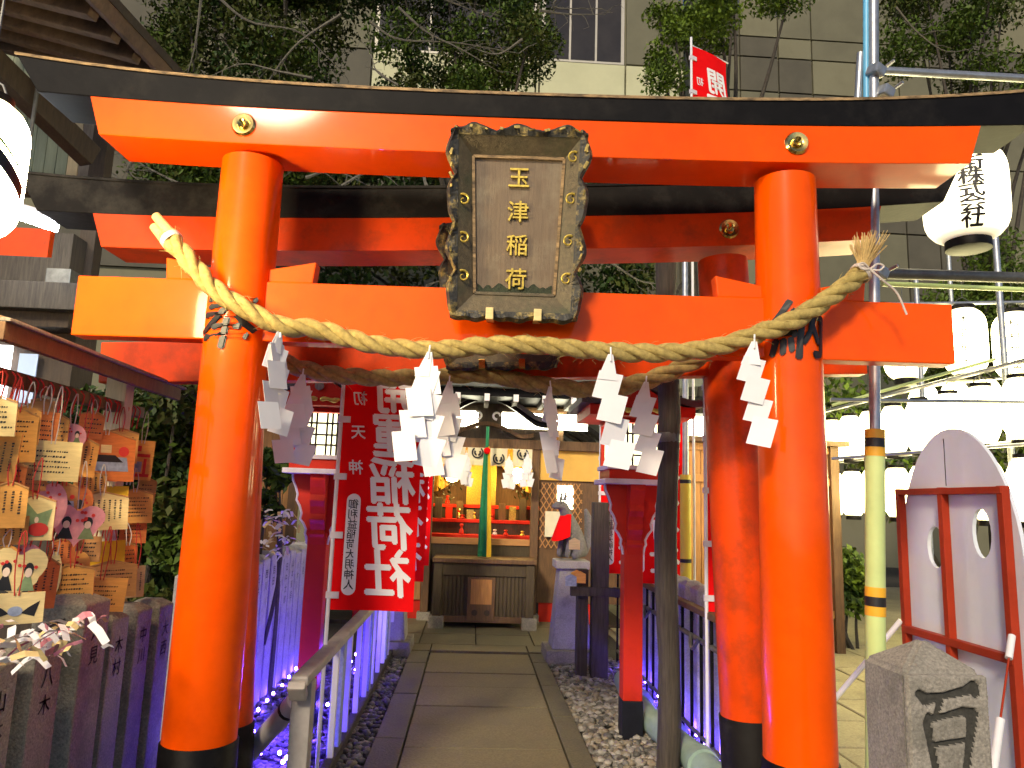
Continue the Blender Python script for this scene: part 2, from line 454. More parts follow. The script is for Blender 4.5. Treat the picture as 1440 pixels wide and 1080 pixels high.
# ---------------------------------------------------------------- lettering
TEXT_CACHE = {}
def text_mesh(body, size=1.0, bold=0.0, depth=0.0, line=1.0):
    """flat lettering in the XZ plane facing -Y, centred; returns verts, faces"""
    key = (body, bold, depth, line)
    if key not in TEXT_CACHE:
        cu = bpy.data.curves.new('lettering', 'FONT')
        cu.body = body
        cu.size = 1.0
        cu.align_x = 'CENTER'
        cu.align_y = 'CENTER'
        cu.space_line = line
        cu.resolution_u = 2
        cu.extrude = depth
        ob = bpy.data.objects.new('lettering', cu)
        COL.objects.link(ob)
        dg = bpy.context.evaluated_depsgraph_get()
        me = bpy.data.meshes.new_from_object(ob.evaluated_get(dg))
        vv = [tuple(v.co) for v in me.vertices]
        ff = [tuple(p.vertices) for p in me.polygons]
        bpy.data.objects.remove(ob)
        bpy.data.curves.remove(cu)
        bpy.data.meshes.remove(me)
        xs = [v[0] for v in vv] or [0]; ys = [v[1] for v in vv] or [0]
        cx, cy = (min(xs)+max(xs))/2, (min(ys)+max(ys))/2
        vv = [(x-cx, y-cy, z) for x, y, z in vv]
        if bold:                              # strike the letter several times for a heavier stroke
            V, Fc = [], []
            for s_ in range(5):
                a_ = s_*2*math.pi/4
                ox, oy = (0, 0) if s_ == 4 else (bold*math.cos(a_)*.8, bold*math.sin(a_)*.8)
                Fc += [tuple(i+len(V) for i in f) for f in ff]
                V += [(x+ox, y+oy, z+.004*s_) for x, y, z in vv]
            vv, ff = V, Fc
        TEXT_CACHE[key] = (vv, ff)
    vv, ff = TEXT_CACHE[key]
    return [(x*size, -z*size, y*size) for x, y, z in vv], ff
def lettering(name, body, size, mat, parent, place, bold=0.0, depth=0.0, line=1.0, mirror=False, sx=1.0, local=False):
    """place: function from (x, y, z) of the flat lettering to a point"""
    vv, ff = text_mesh(body, size, bold, depth, line)
    if mirror: vv = [(-x, y, z) for x, y, z in vv]
    mb = MB()
    mb.add([place(x*sx, y, z) for x, y, z in vv], ff)
    return mb.build(name, mat, parent, local=local, fix=False)

# ================================================================ THE SETTING
def struct(mb, name, mat, **k):
    return props(mb.build(name, mat, **k), kind='structure')
mb = MB(); mb.add([(-60, -30, 0), (60, -30, 0), (60, 90, 0), (-60, 90, 0)], [(0, 1, 2, 3)])
struct(mb, 'ground', SOIL, fix=False)
# plaza to the right, its slabs told apart only near the gate
mb = MB(); mb.box(1.72, 14, -2, 16, -0.05, 0.012)
plaza = struct(mb, 'plaza', PLAZA)
slab_me = {}
for i in range(5):
    for j in range(11):
        x0, y0 = 1.8 + i*0.62, 3.2 + j*0.62
        key = random.randint(0, 3)
        if key not in slab_me:
            m_ = MB(); m_.box(-.3, .3, -.3, .3, 0, 0.02 + 0.002*key)
            me = m_.mesh('slab'); me.materials.append(PLAZA)
            bm = bmesh.new(); bm.from_mesh(me)
            bmesh.ops.bevel(bm, geom=bm.edges[:], offset=0.006, segments=1, affect='EDGES')
            bm.to_mesh(me); bm.free(); slab_me[key] = me
        o = bpy.data.objects.new('slab', slab_me[key]); COL.objects.link(o)
        o.parent = plaza
        o.matrix_parent_inverse = Matrix.Translation(plaza.location).inverted()
        o.location = (x0+.3, y0+.3, 0.012)
# the path: three rows of slabs
PX0, PX1, PE0, PE1 = -0.36, 0.63, -0.555, 0.785
path = props(MB().box(PE0+.005, PE1-.005, 0.2, 7.78, -0.06, 0.018).build('path', SOIL), kind='structure')
path_inv = Matrix.Translation(path.location).inverted()
def path_slab(x0, x1, y0, y1, z, mat):
    g = 0.005
    o = MB().box(x0+g, x1-g, y0+g, y1-g, 0.018, z).build('slab', mat, bevel=0.007)
    w = Matrix.Translation(o.location)
    o.parent = path; o.matrix_parent_inverse = path_inv
    return o
y = 0.25
k = 0
while y < 7.7:
    ln = random.choice((0.46, 0.52, 0.58, 0.49))
    y1 = min(y+ln, 7.74)
    if y1-y > .1: path_slab(PX0, PX1, y, y1, 0.052+random.uniform(-.004, .004), PAVING)
    y = y1
for x0, x1 in ((PE0, PX0), (PX1, PE1)):
    y = 0.25
    while y < 7.7:
        y1 = min(y+random.choice((0.9, 1.1, 0.75)), 7.74)
        if y1-y > .1: path_slab(x0, x1, y, y1, 0.060+random.uniform(-.004, .004), KERB)
        y = y1
# forecourt before the small shrine
fore = props(MB().box(-1.0, 1.35, 7.785, 12.5, -0.05, 0.03).build('forecourt', SOIL), kind='structure')
finv = Matrix.Translation(fore.location).inverted()
y = 7.79
for ln in (0.34, 0.6, 0.6, 0.6, 0.6):
    xs = [-1.0, -0.36, 0.63, 1.35] if ln == 0.34 else [-1.0, -0.5, 0.1, 0.72, 1.35]
    for a, b in zip(xs[:-1], xs[1:]):
        o = MB().box(a+.005, b-.005, y+.005, y+ln-.005, 0.03, 0.062+random.uniform(-.003, .003)).build('slab', PAVING, bevel=0.006)
        o.parent = fore; o.matrix_parent_inverse = finv
    y += ln

# river pebbles on both sides of the path (nobody could count them)
ico = bmesh.new(); bmesh.ops.create_icosphere(ico, subdivisions=1, radius=1.0)
ICO_V = np.array([v.co[:] for v in ico.verts]); ICO_F = np.array([[v.index for v in f.verts] for f in ico.faces]); ico.free()
def pebbles(name, x0, x1, y0, y1, n, label, mats):
    per = [([], []) for _ in mats]
    for _ in range(n):
        k = random.choices(range(len(mats)), (5, 3, 3, 3))[0]
        s = random.uniform(0.014, 0.032)
        sc = np.array([s*random.uniform(.9, 1.5), s*random.uniform(.8, 1.3), s*random.uniform(.5, .85)])
        v = ICO_V * (1 + 0.18*rng.standard_normal((len(ICO_V), 1))) * sc
        a = random.uniform(0, 6.28); c, s_ = math.cos(a), math.sin(a)
        v = v @ np.array([[c, -s_, 0], [s_, c, 0], [0, 0, 1]])
        p = np.array([random.uniform(x0, x1), random.uniform(y0, y1), 0.008 + random.uniform(0, .028)])
        vs_, fs = per[k]
        fs.append(ICO_F + len(vs_)*len(ICO_V)); vs_.append(v + p)
    root = None
    allv, allf, mi = [], [], []
    off = 0
    for k, (vs_, fs) in enumerate(per):
        v = np.concatenate(vs_); f = np.concatenate(fs) + off
        allv.append(v); allf.append(f); mi.append(np.full(len(f), k)); off += len(v)
    o = shell(np.concatenate(allv), np.concatenate(allf), name, mats[0], smooth=True)
    for m_ in mats[1:]: o.data.materials.append(m_)
    o.data.polygons.foreach_set('material_index', np.concatenate(mi).astype(np.int32))
    return props(o, label, 'gravel', kind='stuff')
pebbles('gravel', 0.80, 1.56, 4.2, 7.7, 3400, 'grey river pebbles along the right of the path', [PEBBLE[2], PEBBLE[0], PEBBLE[1], PEBBLE[3]])
pebbles('gravel', -0.76, -0.57, 3.9, 7.7, 800, 'dark pebbles between the path and the white barred railing', [PEBBLE[3], PEBBLE[0], PEBBLE[1], PEBBLE[3]])
pebbles('gravel', -1.52, -0.80, 3.3, 7.5, 1500, 'dark pebbles under the blue lights between the railing and stone fence', [PEBBLE[3], PEBBLE[0], PEBBLE[1], PEBBLE[3]])

# ================================================================ THE TWO GATES
def make_gate(name, label, dist, xc, tilt, half, r0, r1, z_base, z_top, zn0, zn1, nuki_half, nuki_y, zs0, zs1, shim_half, shim_rise,
              zk0, zk1, kas_half, kas_rise0, kas_rise1, paint, black, edge_mat, sink=0.0, shim_off=0.0, kas_off=0.0):
    c = T_ROT @ Vector((xc, dist, 0))
    g = thing(name, label, 'torii gate', (c.x, c.y, -sink*0), (0, tilt, YAW))
    for s in (-1, 1):
        p = MB()
        prof = []
        for i in range(13):
            t = i/12
            z = z_base-0.03 + (z_top+0.02-z_base)*t
            prof.append((r0 + (r1-r0)*t, z))
        p.lathe(prof, 48, (s*half, 0, 0))
        po = p.build('pillar', paint, g, smooth=True, local=True)
        q = MB(); q.lathe([(r0+.007, -sink-.02), (r0+.007, z_base-.004), (r0+.004, z_base)], 48, (s*half, 0, 0))
        q.build('base_sleeve', black, g, smooth=True, local=True)
        # wedges driven in on top of the tie beam
        for t in (-1, 1):
            w = MB()
            x0 = s*half + t*(r1+.0)
            L = 0.20
            xs = [x0-t*.03, x0+t*L]
            poly = [(xs[0], zn1+.001), (xs[1]-t*.01, zn1+.001), (xs[1], zn1+.10), (xs[0], zn1+.055)]
            if t < 0: poly = poly[::-1]
            w.prism(poly, (0, -nuki_y*.75, 0), (1, 0, 0), (0, 0, 1), (0, nuki_y*1.5, 0))
            w.build('wedge', paint, g, bevel=.006, local=True)
        # brass cap on the upper beam above each pillar
        b = MB()
        yy = -(r1+.008)-.0015
        prof = [(.0, 0), (.016, .020), (.022, .022), (.026, .010), (.034, .012), (.046, .014), (.054, .004), (.054, -.002)]
        n = 28
        vv, ff = [], []
        for rr, h in prof:
            for kk in range(n):
                a = 2*math.pi*kk/n
                vv.append((s*(half+.004)+rr*math.cos(a), yy-h, (zs0+zs1)/2+.01+rr*math.sin(a)))
        for i in range(len(prof)-1):
            for kk in range(n):
                ff.append((i*n+kk, i*n+(kk+1) % n, (i+1)*n+(kk+1) % n, (i+1)*n+kk))
        b.add(vv, ff)
        b.build('bolt_cap', BRASS, g, smooth=True, local=True)
    m = MB(); m.box(-nuki_half, nuki_half, -nuki_y, nuki_y, zn0, zn1)
    m.build('tie_beam', paint, g, bevel=.006, local=True)
    m = MB(); m.box(-.10, .10, -nuki_y*.8, nuki_y*.8, zn1-.01, zs0+.03)
    m.build('centre_strut', paint, g, bevel=.004, local=True)
    ys0, ys1 = -(r1+.008), r1-.01
    def rise(x, amt, hw):
        u = abs(x)/hw
        return amt*(0.25*u*u + 0.75*u**3.2)
    N = 40
    st = []
    for i in range(N+1):
        u = -1 + 2*i/N
        ztop = zs1 + rise(u*shim_half, shim_rise, shim_half)
        zbot = zs0 + rise(u*shim_half, shim_rise*.75, shim_half)
        xt, xb = u*shim_half+shim_off, u*(shim_half-.06)+shim_off
        st.append([(xb, ys0, zbot), (xb, ys1, zbot), (xt, ys1, ztop), (xt, ys0, ztop)])
    m = MB(); m.sweepx(st)
    m.build('upper_beam', paint, g, bevel=.004, local=True)
    st, st2 = [], []
    yk0, yk1 = -(r1+.022), r1+.012
    for i in range(N+1):
        u = -1 + 2*i/N
        zb = zk0 + rise(u*kas_half, kas_rise0, kas_half)
        zt = zk1 + rise(u*kas_half, kas_rise1, kas_half)
        xb, xt = u*(kas_half-.11)+kas_off, u*kas_half+kas_off
        zr = zt + .045
        st.append([(xb, yk0+.012, zb), (xb, yk1-.012, zb), (xt, yk1, zt), (xt, 0.0, zr), (xt, yk0, zt)])
        st2.append([(xt*1.002, yk0-.006, zt-.004), (xt*1.002, .0, zr+.002), (xt*1.002, yk1+.006, zt-.004), (xt*1.002, yk1+.006, zt+.009), (xt*1.002, 0, zr+.015), (xt*1.002, yk0-.006, zt+.009)])
    m = MB(); m.sweepx(st)
    m.build('top_beam', black, g, bevel=.004, local=True)
    m = MB(); m.sweepx(st2)
    m.build('ridge_edging', edge_mat, g, local=True)
    return g

FRONT_D = 3.2
front = make_gate('torii_gate', 'near vermilion torii gate carrying the carved plaque on its front', FRONT_D, 0.0, 0.0, 1.22, .145, .134, .56, 3.05,
                  2.207, 2.475, 1.925, .05, 3.064, 3.236, 1.985, .04, 3.237, 3.342, 2.33, .050, .115, ORANGE, BLACK, EDGE, shim_off=.065, kas_off=.065)
REAR_D = 3.84
rear = make_gate('torii_gate', 'farther torii gate with older darker paint behind the first', REAR_D, -0.045, R_(-2.6), 1.29, .140, .130, .50, 2.83,
                 2.185, 2.40, 2.0, .05, 2.850, 3.03, 2.08, .05, 3.03, 3.19, 2.50, .06, .11, ORANGE_OLD, BLACK_OLD, BLACK_OLD, sink=.1, shim_off=.03, kas_off=.05)
# written characters on the near pillars follow their round surface
def on_pillar(s, z0, rad):
    def f(x, y, z):
        a = x/rad
        return (s*1.22 + (rad+.002-y)*math.sin(a), -(rad+.002-y)*math.cos(a), z0+z)
    return f
front_fn = lambda s, px, py: tp(px, py, FRONT_D, -.142)
zl = tp(318, 437, FRONT_D, -.14).z-.035
zr = tp(1135, 462, FRONT_D, -.14).z
def brush(fn, seed):
    def f(x, y, z):
        n = noise.noise_vector(Vector((x*9+seed, z*9, 0)))
        return fn(x+n.x*.012+z*.12, y, z+n.y*.012)
    return f
lettering('written_character', '奉', .27, INK, front, brush(on_pillar(-1, zl, .14), 3), bold=.028, local=True)
lettering('written_character', '納', .27, INK, front, brush(on_pillar(1, zr, .14), 8), bold=.028, local=True)

# ---------------------------------------------------------------- the carved plaques
def make_plaque(parent_mat, name, label, chars, w0, w1, h, loc, tilt, detail=True):
    """trapezoid board with a funnel frame and a wavy carved rim; local x right, z up, front = -y"""
    o = thing(name, label, 'plaque', loc, (tilt[0], tilt[1], YAW))
    iw0, iw1, ih0, ih1 = w0*.63, w1*.67, h*.14, h*.865
    def wid(z): return w0+(w1-w0)*z/h
    m = MB(); m.prism([(-iw0/2-.01, ih0-.01), (iw0/2+.01, ih0-.01), (iw1/2+.01, ih1+.01), (-iw1/2-.01, ih1+.01)], (0, .0, 0), (1, 0, 0), (0, 0, 1), (0, .03, 0))
    m.build('board', PLAQUE_WOOD, o, local=True)
    # funnel sides
    inner = [(-iw0/2, ih0), (iw0/2, ih0), (iw1/2, ih1), (-iw1/2, ih1)]
    outer = [(-w0/2+.022, .022), (w0/2-.022, .022), (w1/2-.022, h-.022), (-w1/2+.022, h-.022)]
    for i in range(4):
        j = (i+1) % 4
        a, b, c, d = inner[i], inner[j], outer[j], outer[i]
        vv = [(a[0], -.004, a[1]), (b[0], -.004, b[1]), (c[0], -.062, c[1]), (d[0], -.062, d[1])]
        vv += [(x, y_+.022, z) for x, y_, z in vv]
        MB().add(vv, [(3, 2, 1, 0), (4, 5, 6, 7), (0, 1, 5, 4), (1, 2, 6, 5), (2, 3, 7, 6), (3, 0, 4, 7)]).build('frame_side', PLAQUE_FRAME, o, local=True)
    for i in range(4):
        j = (i+1) % 4
        a, b = inner[i], inner[j]
        MB().bar((a[0], -.008, a[1]), (b[0], -.008, b[1]), .012, .012).build('inner_moulding', EDGE if i != 0 else PLAQUE_FRAME, o, local=True)
    # wavy carved rim
    cor = [(-w0/2, 0), (w0/2, 0), (w1/2, h), (-w1/2, h)]
    for i in range(4):
        j = (i+1) % 4
        a, b = Vector((cor[i][0], cor[i][1])), Vector((cor[j][0], cor[j][1]))
        d = (b-a); L = d.length; d.normalize()
        nrm = Vector((d.y, -d.x))            # outward
        n = 48
        vv, ff = [], []
        lobes = 4 if i in (1, 3) else 3
        amp = .024 if i != 0 else .008
        for kk in range(n+1):
            t = kk/n
            wv = amp*(abs(math.sin(math.pi*lobes*t))*1.3 - .75) + .004*math.sin(37*t+i)
            dz = .006*math.sin(29*t+i*2)+.004*math.sin(61*t)
            ctr = a + d*(L*t)
            inn = ctr - nrm*.032; mid = ctr + nrm*(wv-.008); out = ctr + nrm*(wv+.006)
            yf = -.072-dz
            for q, yy in ((inn, -.058), (mid, yf), (out, yf+.022), (out, -.02), (inn, -.03)):
                vv.append((q.x, yy, q.y))
        for kk in range(n):
            for q in range(5):
                ff.append((kk*5+q, kk*5+(q+1) % 5, (kk+1)*5+(q+1) % 5, (kk+1)*5+q))
        MB().add(vv, ff).build('carved_rim', PLAQUE_EDGE, o, smooth=False, local=True)
    if detail:
        n = len(chars)
        for i, ch in enumerate(chars):
            z = ih1 - .085 - i*(ih1-ih0-.15)/(n-1)
            lettering('gold_character', ch, .095, GOLD, o, lambda x, y_, z_, z=z: (x+.004, y_-.0075, z+z_), bold=.012, depth=.05, local=True)
        # gilded curls
        for s, zz in ((1, .86), (1, .64), (1, .42), (1, .22), (-1, .62), (-1, .42), (-1, .22)):
            z = h*zz
            pts = []
            for kk in range(16):
                a = kk/15*1.55*math.pi*1.4
                rr = .026*(1-kk/20)
                pts.append((s*(wid(z)/2-.055)+s*rr*math.cos(a+1), -.048, z+rr*math.sin(a+1)))
            MB().tube(pts, [.0055*(1-kk/24) for kk in range(16)], 6).build('gilded_curl', GOLD, o, smooth=True, local=True)
        # studs of gilding on the rim
        for i in range(20):
            s = -1 if i % 2 else 1
            z = h*(.08+.9*random.random())
            MB().obox((s*(wid(z)/2-.004), -.076, z), (random.uniform(.006, .014), .006, random.uniform(.012, .034)), (0, random.uniform(-.5, .5), random.uniform(-.6, .6))).build('gilding_patch', GOLD_OLD, o, bevel=.002, local=True)
        for i in range(9):
            x = (-.46+.11*i)*w1
            MB().obox((x, -.078, h-.008+.006*math.sin(i*2)), (random.uniform(.012, .03), .006, random.uniform(.006, .013)), (0, random.uniform(-.4, .4), random.uniform(-.5, .5))).build('gilding_patch', GOLD_OLD, o, bevel=.002, local=True)
        # moss grown along the foot of the board
        vv, ff = [], []
        for kk in range(26):
            x = -iw0/2+.01 + (iw0-.02)*kk/25
            hh = .02+.05*abs(noise.noise(Vector((x*22, 3.3, 0))))+ (.03 if kk > 10 else 0)*abs(noise.noise(Vector((x*60, 1.3, 0))))
            vv += [(x, -.0035, ih0), (x, -.0015, ih0+hh)]
        for kk in range(25): ff.append((kk*2, kk*2+2, kk*2+3, kk*2+1))
        MB().add(vv, ff).build('moss', MOSS, o, local=True, fix=False)
    for s in (-1, 1):
        MB().box(s*.10-.016, s*.10+.016, -.086, .10, -.004, .045).build('support_peg', BRASS if not detail else EMA_PALE, o, bevel=.003, local=True)
    MB().box(-.05, .05, .03, .16 if detail else .12, h*.45, h*.6).build('back_block', WOOD_DARK, o, local=True)
    return o
pb = tp(722, 451, FRONT_D, -.135)
pl_w = T_ROT @ Vector((pb.x, FRONT_D-.135, 0))
make_plaque(front, 'shrine_plaque', 'carved wooden name plaque with gold characters on the near torii gate', '玉津稲荷', .535, .575, .80, (pl_w.x, pl_w.y, pb.z), (R_(9), 0))
pb = tp(706, 519, REAR_D, -.13)
pl_w = T_ROT @ Vector((pb.x, REAR_D-.13, 0))
make_plaque(rear, 'shrine_plaque', 'dark plaque on the farther gate, mostly hidden behind the near one', '', .56, .62, .74, (pl_w.x, pl_w.y, pb.z), (R_(6), R_(-2.6)), detail=False)

# ---------------------------------------------------------------- straw ropes and paper streamers
def smooth_path(pts, n):
    """Catmull-Rom through pts"""
    P = [Vector(p) for p in pts]
    P = [P[0]*2-P[1]] + P + [P[-1]*2-P[-2]]
    out = []
    seg = len(P)-3
    for i in range(n):
        t = i/(n-1)*seg
        k = min(int(t), seg-1); u = t-k
        a, b, c, d = P[k:k+4]
        out.append(0.5*((2*b)+(c-a)*u+(2*a-5*b+4*c-d)*u*u+(3*b-a-3*c+d)*u**3))
    return out
def make_rope(label, pix, dist, rope_r, mat, pitch, loc_name='straw_rope', taper=None):
    L = [T_ROT @ Vector((*(q := tp(px, py, dist, dy))[:1], dist+dy, 0)) + Vector((0, 0, tp(px, py, dist, dy).z)) for px, py, dy in pix]
    path_ = smooth_path(L, 150)
    base = min(path_, key=lambda p: p.z)
    o = thing(loc_name, label, 'rope', tuple(base))
    s = [0]
    for a, b in zip(path_[:-1], path_[1:]): s.append(s[-1]+(b-a).length)
    for k in range(3):
        pts, rr = [], []
        for i, p in enumerate(path_):
            d = (path_[min(i+1, 149)]-path_[max(i-1, 0)]).normalized()
            u = d.cross(Vector((0, 0, 1))).normalized(); w = u.cross(d)
            tp_ = 1.0 if taper is None else taper(i/149)
            a = -2*math.pi*(s[i]/pitch) + 2*math.pi*k/3
            wob = 1+.07*math.sin(s[i]*31+k*2)+.09*noise.noise(Vector((s[i]*14, k*3.1, 0)))
            pts.append(p + (u*math.cos(a)+w*math.sin(a))*rope_r*.52*tp_)
            rr.append(rope_r*.56*tp_*wob)
        mb = MB(); mb.tube(pts, rr, 10)
        mb.build('strand', mat, o, smooth=True)
    # loose fibres
    mb = MB()
    for _ in range(260):
        i = random.randint(2, 146)
        p = path_[i]
        d = (path_[i+1]-path_[i]).normalized()
        a = random.uniform(0, 6.28)
        u = d.cross(Vector((0, 0, 1))).normalized(); w = u.cross(d)
        n = u*math.cos(a)+w*math.sin(a)
        q0 = p+n*rope_r*.85
        ln = random.uniform(.015, .05)
        q1 = q0 + n*ln*.35 + d*ln*random.choice((-1, 1))
        q2 = q1 + n*ln*.3 + d*ln*.5*random.choice((-1, 1)) - Vector((0, 0, ln*.2))
        mb.tube([q0-n*.01, q1, q2], [.0013, .001, .0005], 4)
    f = mb.build('loose_fibre', mat, o); f['kind'] = 'stuff'
    return o, path_
fy = -.19
ropeA, pathA = make_rope('thick yellow straw rope slung across the near torii gate',
    [(236, 331, -.17), (262, 362, -.19), (300, 405, fy), (345, 434, fy), (395, 458, -.16), (450, 464, -.11), (520, 483, -.105), (600, 492, -.11), (690, 486, -.115), (760, 486, -.115),
     (850, 494, -.11), (940, 496, -.11), (1010, 487, -.12), (1070, 468, -.16), (1115, 451, fy), (1160, 423, fy), (1195, 398, -.17), (1212, 383, -.16)], FRONT_D, .040, STRAW, .31)
ropeB, pathB = make_rope('darker weathered straw rope slung across the farther torii gate',
    [(330, 480, -.18), (375, 500, -.16), (440, 522, -.11), (520, 531, -.11), (600, 530, -.115), (680, 527, -.12), (760, 541, -.115), (840, 548, -.11), (910, 535, -.12), (975, 508, -.17), (1010, 487, -.19), (1040, 470, -.18)], REAR_D, .043, STRAW_OLD, .36)
# cut ends of the near rope: two stubs at the left, a brush at the right
p0 = pathA[0]; d0 = (pathA[0]-pathA[4]).normalized()
for off, ln in ((Vector((0, 0, .020)), .10), (Vector((-.012, 0, -.018)), .085)):
    q = p0 + off
    MB().tube([q-d0*.06, q, q+d0*ln], [.022, .023, .020], 12).build('cut_end', STRAW_CUT, ropeA, smooth=True)
tie = MB()
for k in range(4):
    c = p0 - d0*(.02+.007*k)
    u = d0.cross(Vector((0, 1, 0))).normalized(); w = u.cross(d0)
    tie.tube([c+(u*math.cos(a)+w*math.sin(a))*.043 for a in [2*math.pi*i/16 for i in range(17)]], .004, 6)
tie.build('binding_twine', CORD_WHITE, ropeA, smooth=True)
p1 = pathA[-1]; d1 = (pathA[-1]-pathA[-4]).normalized()
brush_mb = MB()
up = (d1*.5+Vector((0, 0, 1))).normalized()
for k in range(130):
    a, rr = random.uniform(0, 6.28), random.random()**.5
    side = Vector((math.cos(a), math.sin(a)*.6, 0))
    e = p1 + up*random.uniform(.12, .19) + side*rr*.085
    brush_mb.tube([p1+side*rr*.026-d1*.03, p1+side*rr*.03+up*.05, e], [.0026, .0023, .0012], 4)
bo = brush_mb.build('straw_brush', STRAW_CUT, ropeA); bo['kind'] = 'stuff'
tie = MB()
for k in range(3):
    c = p1 - d1*(.0+.007*k)
    u = d1.cross(Vector((0, 1, 0))).normalized(); w = u.cross(d1)
    tie.tube([c+(u*math.cos(a)+w*math.sin(a))*.044 for a in [2*math.pi*i/16 for i in range(17)]], .0042, 6)
c = p1+Vector((.01, -.045, 0))
for s in (-1, 1):
    tie.tube(smooth_path([c, c+Vector((s*.03, -.01, .022)), c+Vector((s*.055, -.012, .012)), c+Vector((s*.035, -.01, -.006)), c], 14), .004, 6)
tie.tube(smooth_path([c, c+Vector((.05, -.01, -.05)), c+Vector((.11, -.005, -.10)), c+Vector((.15, 0, -.19))], 14), .0045, 6)
tie.build('binding_twine', CORD_WHITE, ropeA, smooth=True)

def shide(label, px, py, dist, dy, ln, seed, group, double=True, yawj=0.0, lean=0.0):
    """zigzag paper streamer hanging from the rope at photo pixel px, py"""
    q = tp(px, py, dist, dy)
    w = T_ROT @ Vector((q.x, dist+dy, 0)); w.z = q.z
    o = thing('paper_streamer', label, 'paper streamer', tuple(w), (0, lean, YAW+yawj), group)
    rs = random.Random(seed)
    H = ln/4.3
    for st in range(2 if double else 1):
        dirn = 1 if st == 0 else -1
        W = .096*ln/.46
        x, z, y_ = 0.0, 0.03, -.004*st
        vv, ff = [], []
        # narrow neck, then four folded leaves each stepping sideways
        neck = [(-.010, y_, z), (.012, y_, z), (.012+(W*.2 if dirn > 0 else .0), y_-.006, z-H*.95), (-.030-(W*.22 if dirn > 0 else .0), y_-.006, z-H*.95)]
        segs = [neck]
        z -= H*.62
        for k in range(4):
            fy_ = y_ - .012*(k % 2) - .010*k*(st+.3)
            sl = -.028*ln/.46*dirn
            hh = H*rs.uniform(.95, 1.12)
            x0 = x - W*.42; x1 = x + W*.58
            if dirn < 0: x0, x1 = x-W*.58, x+W*.42
            a = rs.uniform(-.012, .012)
            segs.append([(x0, fy_+a, z), (x1, fy_-a, z-.012*dirn), (x1+sl, fy_-a-.008, z-hh-.012*dirn), (x0+sl, fy_+a-.008, z-hh)])
            x += dirn*(W*.40) + sl*.75
            z -= hh*.80
        mbs = MB()
        for sgm in segs:
            b = len(mbs.v)
            th = .0012
            mbs.add(sgm + [(p[0], p[1]+th, p[2]) for p in sgm], [(0, 3, 2, 1), (4, 5, 6, 7), (0, 1, 5, 4), (1, 2, 6, 5), (2, 3, 7, 6), (3, 0, 4, 7)])
        mbs.build('paper_strip', PAPER, o, local=True)
        if st == 0:
            MB().tube([(0, 0, .06), (0, -.01, .0)], .004, 5).build('paper_tie', PAPER, o, local=True)
    return o
GS = 'zigzag paper streamers on the near rope'
shide('thin twisted white paper streamer on the near rope beside the left pillar', 392, 475, FRONT_D, -.18, .44, 1, GS, True, R_(58), R_(3))
shide('broad white paper streamer on the near rope below the plaque', 603, 505, FRONT_D, -.16, .48, 2, GS, True, R_(-8), R_(3))
shide('white paper streamer on the near rope right of the plaque', 858, 508, FRONT_D, -.16, .50, 3, GS, False, R_(12), R_(2))
shide('clean single zigzag paper streamer beside the right pillar', 1060, 490, FRONT_D, -.19, .45, 4, GS, False, R_(-5), R_(4))
GS = 'zigzag paper streamers on the farther rope'
shide('paper streamer on the farther rope just right of the left pillar', 425, 535, REAR_D, -.165, .46, 5, GS, True, R_(14), R_(2))
shide('paper streamer on the farther rope hanging behind the broad near one', 632, 545, REAR_D, -.165, .50, 6, GS, True, R_(-12), R_(0))
shide('folded paper streamer on the farther rope in front of the shrine', 773, 552, REAR_D, -.165, .48, 7, GS, True, R_(48), R_(1))
shide('pinkish shaded paper streamer on the farther rope by the dark wooden post', 908, 545, REAR_D, -.165, .48, 8, GS, False, R_(-10), R_(4))

for k, (px, py) in enumerate(((656, 640), (716, 645), (742, 642))):
    q = at(px, py, 9.42)
    c_ = T_ROT.transposed() @ Vector((q.x, 9.42, 0))
    pr_ = CAM_R.transposed() @ (q-Vector((0, 0, EYE)))
    shide(['small white paper streamer left of the bell rope at the shrine', 'small white paper streamer right of the bell rope at the shrine', 'small white paper streamer beside the right shrine post'][k],
          px, py, c_.y, 0.0, .42, 20+k, 'small paper streamers at the shrine', True, R_(20-15*k), 0.0)

# ================================================================ FENCES ALONG THE PATH
def stone_post(parent, x, y, w, h, mat, name='stone_post', peak=.03, face=None, chars=None, csize=.08):
    m = MB()
    m.box(x-w/2, x+w/2, y-w/2, y+w/2, -.02, h-peak)
    b = len(m.v)
    c = [(x-w/2, y-w/2, h-peak), (x+w/2, y-w/2, h-peak), (x+w/2, y+w/2, h-peak), (x-w/2, y+w/2, h-peak)]
    i_ = w*.25
    t = [(x-i_, y-i_, h), (x+i_, y-i_, h), (x+i_, y+i_, h), (x-i_, y+i_, h)]
    m = MB()
    bt = [(p[0], p[1], -.02) for p in c]
    m.add(bt+c+t, [(3, 2, 1, 0), (0, 1, 5, 4), (1, 2, 6, 5), (2, 3, 7, 6), (3, 0, 4, 7), (4, 5, 9, 8), (5, 6, 10, 9), (6, 7, 11, 10), (7, 4, 8, 11), (8, 9, 10, 11)])
    o = m.build(name, mat, parent, bevel=.008)
    if chars:
        for k, ch in enumerate(chars):
            zc = h-.14-k*csize*1.25
            if zc < .1: break
            # cut into the side that looks at the path
            sgn = 1 if x < 0 else -1
            lettering('carved_name', ch, csize, INK, o, lambda a, b_, c_, zc=zc: (x+sgn*(w/2+.0015), y+sgn*a, zc+c_), bold=.01)
    return o
NAMES = ['田中太郎', '山本商店', '八木', '人見', '木村', '中川', '大西', '上田', '小川', '三木', '石井', '西川', '吉田', '川上']
fl = thing('stone_fence', 'row of weathered granite posts under the wooden prayer plaques on the left', 'stone fence', (-1.55, 3.0, 0))
ys = [(2.33, .21, .98), (2.60, .17, 1.0), (2.86, .18, 1.02), (3.16, .20, 1.13), (3.42, .16, 1.03), (3.66, .16, 1.03), (3.90, .17, 1.02)]
